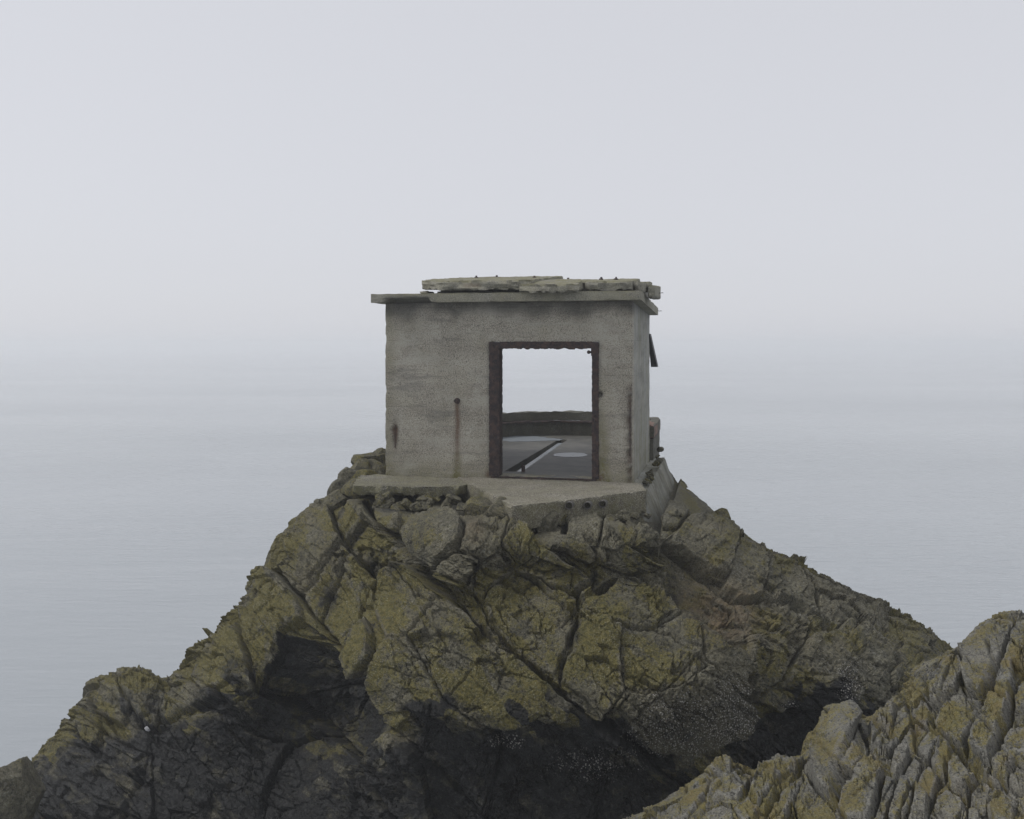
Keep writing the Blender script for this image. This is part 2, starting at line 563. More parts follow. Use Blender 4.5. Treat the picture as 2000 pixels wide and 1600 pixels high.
def rock_base(a0, a1, b0, b1, step, ctrl, sil, hidden, back=1.0, low=-8.5, extra3d=()):
    """smooth base surface of a rock mass: control depths on its seen side, folded over its crests to a far side"""
    # stage 1: depth field of the seen side
    allc = list(ctrl) + [s for s in sil]
    d1 = RBF([(c[0], c[1]) for c in allc], [c[2] for c in allc])
    poly = [(s[0], s[1]) for s in sil] + hidden
    # stage 2: 3D spline
    P, V = [], []
    gx, gy = np.meshgrid(np.arange(a0 - 60, a1 + 61, 60), np.arange(b0 - 60, b1 + 61, 60))
    gx, gy = gx.ravel().astype(float), gy.ravel().astype(float)
    ins = in_poly(gx, gy, poly)
    sd, _ = seg_dist(gx, gy, [(s[0], s[1]) for s in sil])
    k = ins & (sd > 25)
    D = d1(np.stack([gx[k], gy[k]], 1))[:, 0]
    for x, y, d in zip(gx[k], gy[k], D):
        P.append((x, y)); V.append(tuple(at(x, y, d)))
    S = np.array([(s[0], s[1], s[2]) for s in sil], float)
    # resample crest
    L = np.concatenate([[0], np.cumsum(np.hypot(S[1:, 0] - S[:-1, 0], S[1:, 1] - S[:-1, 1]))])
    q = np.arange(0, L[-1], 34.0)
    R = np.stack([np.interp(q, L, S[:, j]) for j in range(3)], 1)
    T = np.gradient(R[:, :2], axis=0)
    # smooth tangent
    for _ in range(2):
        T[1:-1] = (T[:-2] + T[1:-1] * 2 + T[2:]) / 4
    T /= np.linalg.norm(T, axis=1)[:, None]
    N = np.stack([T[:, 1], -T[:, 0]], 1)          # outward when the crest runs left to right
    for r, n in zip(R, N):
        p = at(*r)
        P.append((r[0], r[1])); V.append(tuple(p))
        v = Vector((p.x, p.y, 0)).normalized()
        for t, bk, dn in ((45, 0.55, 0.22), (120, 1.7, 1.2), (250, 3.4, 99)):
            c = (r[0] + n[0] * t, r[1] + n[1] * t)
            if c[0] < a0 - 250 or c[0] > a1 + 250:
                continue
            # skip where another stretch of the crest is closer
            if in_poly(np.array([c[0]]), np.array([c[1]]), poly)[0]:
                continue
            dd, _ = seg_dist(np.array([c[0]]), np.array([c[1]]), S[:, :2])
            if dd[0] < 0.8 * t:
                continue
            z = p.z - dn * back if dn < 50 else min(p.z - 2.6 * back, EZ + low)
            w = p + v * bk * back + Vector((n[0] * 0.25 * back, 0, 0))
            P.append(c); V.append((w.x, w.y, z))
    for (c, w) in extra3d:
        P.append(c); V.append(w)
    f = RBF(P, V, reg=0.002)
    ks = 4
    CA, CB = grid_domain(a0, a1, b0, b1, step * ks)
    G = f(np.stack([CA.ravel(), CB.ravel()], 1)).reshape(CA.shape + (3,))
    G = up_cubic(up_cubic(G, 0, ks), 1, ks)
    A, B = grid_domain(a0, a1, b0, b1, step)
    A, B = A[:G.shape[0], :G.shape[1]], B[:G.shape[0], :G.shape[1]]
    G = G[:A.shape[0], :A.shape[1]]
    ga = np.gradient(G, axis=1); gb = np.gradient(G, axis=0)
    Nn = np.cross(gb, ga)
    Nn /= np.linalg.norm(Nn, axis=2)[..., None] + 1e-12
    inside = in_poly(A, B, poly)
    sd, _ = seg_dist(A, B, S[:, :2])
    sd = np.where(inside, -sd, sd)
    # outward sign: towards the camera on the seen side
    c = np.array([0, 0, EZ])
    sgn = np.sign(((c - G) * Nn).sum(2)[(sd < -60)].mean())
    return A, B, G, Nn * sgn, sd

def flood_labels(wall):
    """connected regions of a boolean map, separated by wall cells"""
    ny, nx = wall.shape
    lab = np.where(wall, -1, 0).ravel().tolist()
    n = 0
    for s in range(ny * nx):
        if lab[s] != 0:
            continue
        n += 1
        lab[s] = n
        st = [s]
        while st:
            p = st.pop()
            x = p % nx
            if x > 0 and lab[p - 1] == 0: lab[p - 1] = n; st.append(p - 1)
            if x < nx - 1 and lab[p + 1] == 0: lab[p + 1] = n; st.append(p + 1)
            if p >= nx and lab[p - nx] == 0: lab[p - nx] = n; st.append(p - nx)
            if p + nx < ny * nx and lab[p + nx] == 0: lab[p + nx] = n; st.append(p + nx)
    return np.array(lab).reshape(ny, nx)

def grow(lab, bad, rounds=400):
    """give bad cells the label of a neighbour until none is left"""
    lab = np.where(bad, -1, lab)
    for _ in range(rounds):
        m = lab < 0
        if not m.any():
            break
        for sh, ax in ((1, 0), (-1, 0), (1, 1), (-1, 1)):
            nb = np.roll(lab, sh, ax)
            if ax == 0:
                nb[0 if sh == 1 else -1] = -1
            else:
                nb[:, 0 if sh == 1 else -1] = -1
            lab = np.where((lab < 0) & (nb >= 0), nb, lab)
    return lab

def split_labels(lab):
    """every connected patch of equal label gets a label of its own"""
    ny, nx = lab.shape
    L = lab.ravel().tolist(); out = [-1] * (ny * nx); n = -1
    for s in range(ny * nx):
        if out[s] >= 0 or L[s] < 0:
            continue
        n += 1; out[s] = n; l = L[s]; st = [s]
        while st:
            p = st.pop(); x = p % nx
            if x > 0 and out[p - 1] < 0 and L[p - 1] == l: out[p - 1] = n; st.append(p - 1)
            if x < nx - 1 and out[p + 1] < 0 and L[p + 1] == l: out[p + 1] = n; st.append(p + 1)
            if p >= nx and out[p - nx] < 0 and L[p - nx] == l: out[p - nx] = n; st.append(p - nx)
            if p + nx < ny * nx and out[p + nx] < 0 and L[p + nx] == l: out[p + nx] = n; st.append(p + nx)
    r = np.array(out).reshape(ny, nx)
    cnt = np.bincount(r[r >= 0])
    small = (r >= 0) & (cnt[np.maximum(r, 0)] < 60)
    g = grow(np.where(r < 0, -1, r), small | (r < 0), 30)
    return np.where(lab < 0, 0, np.maximum(g, 0))

def relabel(lab):
    u, inv = np.unique(lab, return_inverse=True)
    return inv.reshape(lab.shape), len(u)

def build_rock(name, label, mat, part, A2, B2, G, N, sd2, cracks, cfg, zone_fn, keep_out, low_z, group=None):
    step = A2[0, 1] - A2[0, 0]
    seed = cfg['seed']
    th = cfg['theta']
    shape = A2.shape
    M = sd2 < keep_out + 3 * step                  # work only where the mass is built
    A, B, sd = A2[M], B2[M], sd2[M]
    # --- let the traced joints wander a little
    w1 = fbm(A / 26, B / 26, 3, seed + 1, 0.6) * 1.9
    w2 = fbm(A / 26, B / 26, 3, seed + 2, 0.6) * 1.9
    wa, wb = A + w1, B + w2
    groove = np.zeros(A.shape); wall = np.zeros(A.shape, bool)
    for k, (pts, wd, dp) in enumerate(cracks):
        p = np.array(pts)
        sel = np.flatnonzero((A > p[:, 0].min() - 24) & (A < p[:, 0].max() + 24) & (B > p[:, 1].min() - 24) & (B < p[:, 1].max() + 24))
        d, run = seg_dist(wa[sel], wb[sel], pts)
        mod = 0.45 + 1.0 * np.clip(pnoise(run * len(pts) * 1.3 + k * 3.7, run * 0 + k * 1.37, seed + 3) + 0.4, 0, 1.1)
        w = wd * mod * cfg.get('cw', 0.75)
        groove[sel] = np.maximum(groove[sel], 1.2 * dp * mod * np.clip(1.15 - d / (1.7 * w), 0, 1))
        wall[sel] |= d < step * 0.75
    # --- traced blocks: each a plane with its own step, lean and worn rim
    rng = np.random.default_rng(seed)
    bid = np.zeros(A.shape, np.int64)
    H = np.full(A.shape, -cfg['gap'])
    bev, bw_ = cfg['bevel']
    rimd = np.full(A.shape, 99.0)
    for k, (poly, prm) in enumerate(cfg['polys']):
        p = np.array(poly, float)
        sel = np.flatnonzero((A > p[:, 0].min() - 12) & (A < p[:, 0].max() + 12) & (B > p[:, 1].min() - 12) & (B < p[:, 1].max() + 12))
        if len(sel) == 0:
            continue
        sel = sel[in_poly(wa[sel], wb[sel], poly)]
        if len(sel) == 0:
            continue
        d, _ = seg_dist(wa[sel], wb[sel], list(poly) + [poly[0]])
        c0 = p.mean(0)
        o_, gx, gy = prm if prm else (rng.uniform(-1, 1) * cfg['offc'], rng.uniform(-1, 1) * cfg['tiltc'], rng.uniform(-1, 1) * cfg['tiltc'])
        rim = bev * (0.5 + 0.9 * np.clip(pnoise(A[sel] / 30, B[sel] / 30, seed + 70 + k) + 0.5, 0, 1)) * np.clip(1 - d / bw_, 0, 1)
        rim = rim + cfg.get('line', 2.4) * bev * np.clip(1 - d / 1.9, 0, 1)
        rimd[sel] = d
        rl = cfg.get('relief', 1.0)
        H[sel] = rl * (o_ + gx * (A[sel] - c0[0]) + gy * (B[sel] - c0[1])) - rim
        bid[sel] = k + 1
    # --- big joint blocks elsewhere
    s1, s2 = cfg['big']
    hb, idb, eb = facets(A, B, s1, s2, th, seed + 100, cfg['off0'], cfg['tilt0'], cfg['groove0'], 1.6, 0.14)
    H = H + hb * np.where(bid > 0, 0.18, 1.0)
    lab_, nl = relabel(np.where(bid > 0, bid, 1000 + (idb.astype(np.int64) % 99991)))
    lab = np.zeros(shape, np.int64); lab[M] = lab_ + 1
    for _ in range(2):
        cnt = np.bincount(lab.ravel(), minlength=lab.max() + 1)
        lab = grow(lab, (cnt < cfg['min_cells'])[lab], 60)
        lab = np.where(lab < 0, 0, lab)
        lab, nl = relabel(lab)
    lab = split_labels(np.where(M, lab, -1))
    H = H - groove
    for (pts, up, lup, dn, ldn) in cfg.get('ledges', ()):
        p = np.array(pts)
        sel = np.flatnonzero((A > p[:, 0].min() - 90) & (A < p[:, 0].max() + 90) & (B > p[:, 1].min() - 90) & (B < p[:, 1].max() + 90))
        d, run = seg_dist(wa[sel], wb[sel], pts)
        fade = sstep(0, 0.12, run) * sstep(1.0, 0.88, run)
        # which side: below-left of the joint is proud, above-right falls into the trough
        sg = np.zeros(len(sel)); best = np.full(len(sel), 1e9)
        for q0, q1 in zip(p[:-1], p[1:]):
            e = q1 - q0
            t = np.clip(((wa[sel] - q0[0]) * e[0] + (wb[sel] - q0[1]) * e[1]) / (e @ e), 0, 1)
            dd = np.hypot(wa[sel] - q0[0] - t * e[0], wb[sel] - q0[1] - t * e[1])
            m = dd < best
            best = np.where(m, dd, best)
            sg = np.where(m, np.sign(e[0] * (wb[sel] - q0[1]) - e[1] * (wa[sel] - q0[0])), sg)
        vary = 0.75 + 0.5 * pnoise(run * 6 + pts[0][0], run * 0 + 0.3, seed + 4)
        H[sel] += fade * vary * np.where(sg > 0, up * np.clip(1 - d / (1.6 * lup), 0, 1), -dn * np.clip(1 - d / (1.6 * ldn), 0, 1))
    # --- smaller joint sets, broken in places and sound in others
    rag = sstep(-0.35, 0.45, fbm(A / 130, B / 130, 2, seed + 7))
    calm = cfg['calm'](A, B) if 'calm' in cfg else 1.0
    if 'rough' in cfg:
        rag = np.maximum(rag, cfg['rough'](A, B))
    for (q1, q2, dth, o_, t_, g_, gw, sd_) in cfg['sets']:
        h, _, _ = facets(A, B, q1, q2, th + dth, seed + sd_, o_, t_, g_, gw, 0.13)
        H = H + h * (0.22 + 0.95 * rag) * calm
    # --- bedding ribs and weathering
    c, s = math.cos(th), math.sin(th)
    u, v = A * c + B * s, -A * s + B * c
    H = H + cfg['rib'] * fbm(u / 120, v / 8, 3, seed + 21)
    H = H + cfg['rib'] * 1.3 * fbm(u / 6.5, v / 70, 2, seed + 22) * rag
    H = H + cfg['fbm'] * fbm(A / 130, B / 130, 2, seed + 31)
    H = H + cfg['grit'] * (1 - np.abs(fbm(A / 11, B / 11, 3, seed + 32, 0.7)) * 2)
    for (poly, dep, soft) in cfg.get('recess', ()):
        ins = in_poly(wa, wb, poly)
        d, _ = seg_dist(wa[ins], wb[ins], list(poly) + [poly[0]])
        H[ins] -= np.clip(d / soft, 0, 1) * dep
    for (x, y, rx, ry, ht) in cfg.get('bulge', ()):
        H = H + ht * np.exp(-(((A - x) / rx) ** 2 + ((B - y) / ry) ** 2))
    g = G[M]
    depth = np.clip(g[:, 1], 2.5, 30)
    P = g + N[M] * (H * depth / F)[:, None]
    P[:, 2] = np.maximum(P[:, 2], low_z)
    if 'clamp' in cfg:
        P = cfg['clamp'](A, B, P)
    Z = zone_fn(A, B, H, sd, N[M], P)
    # lichen is worn off along the arrises
    Z[:, 0] *= 1 - 0.55 * np.exp(-((rimd - 4) / 5.0) ** 2) * np.clip(0.6 + fbm(A / 20, B / 20, 2, seed + 91), 0, 1)
    # --- split into slabs
    idx = np.full(shape, -1, np.int64); idx[M] = np.arange(len(A))
    keep = (sd2[:-1, :-1] < keep_out)
    quads = np.stack([idx[:-1, :-1], idx[1:, :-1], idx[1:, 1:], idx[:-1, 1:]], -1)
    keep &= (quads >= 0).all(-1)
    # the far side, which the photograph does not show, stays one piece
    ql = np.where(sd2[:-1, :-1] > 70, -1, lab[:-1, :-1])
    ql = np.where(cfg['seen'](A2[:-1, :-1], B2[:-1, :-1]), ql, -1)
    quads = quads[keep]; ql = ql[keep]
    root = empty(name, cfg['base'])
    tag(root, label, 'rock', group)
    base = np.array(cfg['base'])
    order = np.argsort(ql, kind='stable')
    quads, ql = quads[order], ql[order]
    cut = np.flatnonzero(np.diff(ql)) + 1
    for qs, l in zip(np.split(quads, cut), ql[np.concatenate([[0], cut])]):
        u_, inv = np.unique(qs, return_inverse=True)
        nm = part if l >= 0 else 'far_side'
        mesh_np(nm, P[u_] - base, inv.reshape(-1, 4), mat, root, True, {'zone': Z[u_]}, sharp=30)
    return root

def blob(A, B, x, y, rx, ry):
    return np.exp(-(((A - x) / rx) ** 2 + ((B - y) / ry) ** 2))

# ------------------------------------------------------------------ main crag
SIL = [(-260, 1760, 11.6), (-120, 1640, 11.9), (-20, 1575, 12.1), (40, 1535, 12.2), (90, 1482, 12.5), (130, 1432, 12.8), (165, 1385, 13.0), (188, 1345, 13.2),
       (228, 1312, 13.3), (285, 1306, 13.4), (332, 1318, 13.3), (356, 1306, 12.8), (394, 1268, 12.8), (434, 1228, 12.9),
       (474, 1172, 13.1), (522, 1106, 13.3), (548, 1076, 13.4), (564, 1032, 13.6), (602, 992, 13.8), (650, 973, 13.9),
       (690, 938, 14.3), (716, 912, 14.8), (760, 905, 15.4), (830, 868, 17.6),
       (1300, 905, 17.5), (1325, 935, 16.0), (1352, 964, 14.8), (1378, 982, 14.3), (1430, 1014, 13.9), (1484, 1050, 13.7), (1562, 1100, 13.5),
       (1650, 1144, 13.4), (1744, 1198, 13.4), (1802, 1232, 13.3), (1856, 1280, 13.1), (1920, 1350, 12.6), (2000, 1440, 12.2), (2250, 1640, 11.8)]
CTRL = [(800, 905, 17.9), (1000, 905, 17.9), (1200, 905, 17.9), (800, 940, 15.6), (900, 945, 15.0), (1050, 945, 15.2), (1200, 940, 15.4),
        (700, 968, 13.5), (800, 978, 12.95), (900, 990, 12.4), (1000, 1008, 11.75), (1100, 1014, 11.6), (1200, 1010, 11.75), (1280, 998, 12.3), (1335, 988, 13.2),
        (600, 1040, 13.0), (650, 1100, 12.3), (720, 1050, 12.4), (800, 1100, 11.7), (1000, 1100, 11.0), (1150, 1100, 11.05), (1300, 1100, 11.4), (1450, 1100, 12.2),
        (500, 1190, 12.5), (600, 1200, 11.8), (750, 1200, 11.0), (950, 1200, 10.4), (1150, 1200, 10.4), (1350, 1200, 10.8), (1550, 1200, 11.7), (1690, 1220, 12.5),
        (400, 1300, 12.2), (480, 1290, 11.7), (600, 1300, 11.4), (700, 1300, 10.5), (800, 1300, 10.2), (1000, 1300, 9.9), (1200, 1300, 9.85), (1400, 1300, 10.1),
        (1500, 1300, 10.7), (1650, 1300, 11.2), (1780, 1300, 12.0),
        (240, 1370, 12.6), (330, 1390, 11.9), (420, 1370, 11.4), (600, 1400, 11.4), (720, 1390, 10.4), (850, 1400, 9.8), (1050, 1400, 9.55), (1250, 1400, 9.5),
        (1400, 1400, 9.8), (1500, 1400, 10.5), (1650, 1400, 10.8), (1800, 1400, 11.4),
        (200, 1500, 11.6), (300, 1480, 11.3), (400, 1480, 11.1), (600, 1500, 10.8), (750, 1480, 10.0), (900, 1500, 9.75), (1100, 1500, 9.7), (1300, 1500, 9.8), (1500, 1500, 10.4),
        (1700, 1500, 10.9), (100, 1600, 11.2), (400, 1600, 10.5), (700, 1600, 9.9), (1000, 1600, 9.6), (1300, 1600, 9.7), (1600, 1600, 10.2), (1900, 1600, 11.0),
        (-100, 1800, 10.6), (400, 1800, 10.0), (900, 1800, 9.2), (1400, 1800, 9.3), (1900, 1800, 10.4), (2200, 1800, 11.0)]
# traced joints: (points, width px, depth px)
CRACKS = [
    ([(470, 1040), (505, 1085), (540, 1117), (560, 1142), (590, 1168), (615, 1205), (641, 1243), (655, 1256), (673, 1271)], 3.5, 16),
    ([(610, 960), (628, 985), (645, 1000), (667, 1052), (680, 1072), (720, 1114), (741, 1130)], 4, 18),
    ([(714, 975), (742, 1027), (768, 1046), (793, 1069), (811, 1104), (830, 1124), (878, 1170), (931, 1214), (968, 1255), (1017, 1292), (1050, 1315),
      (1092, 1350), (1120, 1376), (1150, 1405), (1212, 1440), (1275, 1497), (1340, 1540), (1430, 1610)], 4.5, 24),
    ([(667, 1052), (656, 1064), (627, 1110), (600, 1130), (575, 1150)], 2.5, 9),
    ([(779, 1055), (758, 1078), (741, 1130)], 3, 10),
    ([(665, 1046), (682, 1018), (703, 982)], 2.5, 9),
    ([(741, 1130), (731, 1161), (717, 1179), (706, 1202), (710, 1221), (702, 1228), (680, 1270), (674, 1290), (682, 1305), (691, 1326), (712, 1335), (717, 1357),
      (735, 1380), (742, 1400), (770, 1420), (790, 1435), (822, 1475), (880, 1530), (960, 1610)], 4, 14),
    ([(710, 1221), (728, 1240), (733, 1285), (712, 1335)], 2.5, 8),
    ([(793, 1069), (786, 1041), (800, 1011), (827, 1002), (871, 995), (890, 1007), (906, 1025), (899, 1069), (871, 1087), (857, 1117), (827, 1101), (793, 1069)], 4, 14),
    ([(857, 1117), (869, 1092), (899, 1079), (922, 1083), (936, 1101), (922, 1122), (906, 1145), (880, 1131), (857, 1117)], 3, 10),
    ([(922, 1122), (950, 1092), (977, 1069), (988, 1039), (1000, 1008)], 3, 9),
    ([(906, 1145), (935, 1170), (960, 1195), (990, 1240)], 2, 5),
    ([(994, 990), (1022, 1028), (1038, 1040), (1069, 1067), (1106, 1099), (1137, 1122), (1158, 1145), (1171, 1158)], 4, 17),
    ([(988, 1090), (1005, 1119), (1048, 1140), (1077, 1169), (1106, 1190), (1126, 1200)], 3, 11),
    ([(1158, 1145), (1129, 1161), (1126, 1190), (1129, 1216), (1113, 1247), (1100, 1280), (1092, 1350)], 5, 20),
    ([(1082, 1060), (1111, 1036), (1129, 1044), (1165, 1080), (1165, 1096), (1152, 1106), (1116, 1091), (1082, 1060)], 3.5, 12),
    ([(1100, 1020), (1120, 1006), (1150, 1002), (1173, 1021), (1197, 1039), (1233, 1065), (1272, 1093), (1295, 1109), (1301, 1119), (1298, 1140), (1295, 1161), (1298, 1174)], 4.5, 20),
    ([(1100, 1020), (1129, 1044)], 3, 8),
    ([(1171, 1158), (1200, 1135), (1241, 1127), (1267, 1148), (1298, 1174), (1337, 1200), (1366, 1223), (1407, 1249), (1441, 1275), (1464, 1288), (1468, 1345), (1472, 1390), (1478, 1440)], 5, 24),
    ([(1190, 990), (1230, 1010), (1262, 1022), (1288, 1041), (1306, 1057), (1340, 1082), (1380, 1117), (1417, 1147), (1440, 1165), (1460, 1172), (1490, 1165), (1540, 1175), (1575, 1197)], 3.5, 14),
    ([(1306, 1057), (1322, 1036), (1345, 1010), (1352, 985)], 2.5, 9),
    ([(1440, 1040), (1445, 1065), (1435, 1072), (1427, 1100), (1415, 1117)], 2.5, 8),
    ([(1470, 1040), (1492, 1070), (1500, 1100), (1495, 1130), (1490, 1165)], 2.5, 9),
    ([(1575, 1197), (1585, 1215), (1577, 1245), (1562, 1270), (1550, 1285), (1530, 1312), (1517, 1337), (1492, 1355), (1472, 1390)], 4, 15),
    ([(1464, 1240), (1482, 1237), (1520, 1232), (1560, 1260), (1562, 1270)], 3, 9),
    ([(1575, 1197), (1600, 1205), (1632, 1232), (1655, 1212), (1700, 1235), (1733, 1262), (1790, 1330)], 3.5, 12),
    ([(1577, 1245), (1610, 1240), (1632, 1232)], 3, 9),
    ([(1575, 1267), (1600, 1290), (1622, 1300), (1660, 1330)], 2.5, 7),
    ([(1560, 1120), (1590, 1150), (1600, 1205)], 2.5, 8),
    ([(1660, 1150), (1690, 1190), (1700, 1235)], 2.5, 8),
    ([(455, 1200), (482, 1275), (490, 1305), (500, 1345), (540, 1370), (575, 1387), (630, 1427), (662, 1450), (697, 1485), (720, 1520), (760, 1570), (800, 1620)], 4, 18),
    ([(630, 1427), (665, 1400), (677, 1370), (680, 1350)], 3, 10),
    ([(500, 1345), (442, 1380), (475, 1420), (505, 1437), (570, 1445), (630, 1427)], 3, 9),
    ([(570, 1445), (555, 1462), (540, 1500), (522, 1535), (500, 1620)], 3, 8),
    ([(765, 1425), (735, 1452), (700, 1485), (682, 1520), (687, 1560), (700, 1620)], 4, 14),
    ([(540, 1150), (530, 1185), (505, 1215), (482, 1275)], 2.5, 8),
    ([(555, 1210), (575, 1235), (600, 1245), (641, 1243)], 2.5, 8),
    ([(345, 1312), (322, 1360), (308, 1400), (288, 1432), (280, 1490), (250, 1560), (220, 1640)], 4, 18),
    ([(235, 1350), (262, 1390), (290, 1432)], 3, 8),
    ([(160, 1400), (200, 1430), (240, 1450), (285, 1470)], 2.5, 7),
    ([(365, 1330), (395, 1350), (420, 1345), (442, 1380)], 3, 8),
    ([(850, 1378), (830, 1440), (822, 1475)], 2.5, 7),
    ([(1212, 1440), (1205, 1480), (1180, 1530), (1150, 1600)], 2.5, 7),
    ([(960, 1425), (975, 1470), (962, 1530), (940, 1590)], 2.5, 7),
    ([(1360, 1290), (1330, 1320), (1290, 1360), (1260, 1380), (1212, 1440)], 2, 6),
    ([(1366, 1223), (1372, 1290), (1420, 1335), (1472, 1390)], 2.5, 8),
    ([(830, 1200), (850, 1230), (900, 1260), (968, 1255)], 1.6, 4),
    ([(870, 1370), (930, 1310), (990, 1290)], 1.6, 4),
]

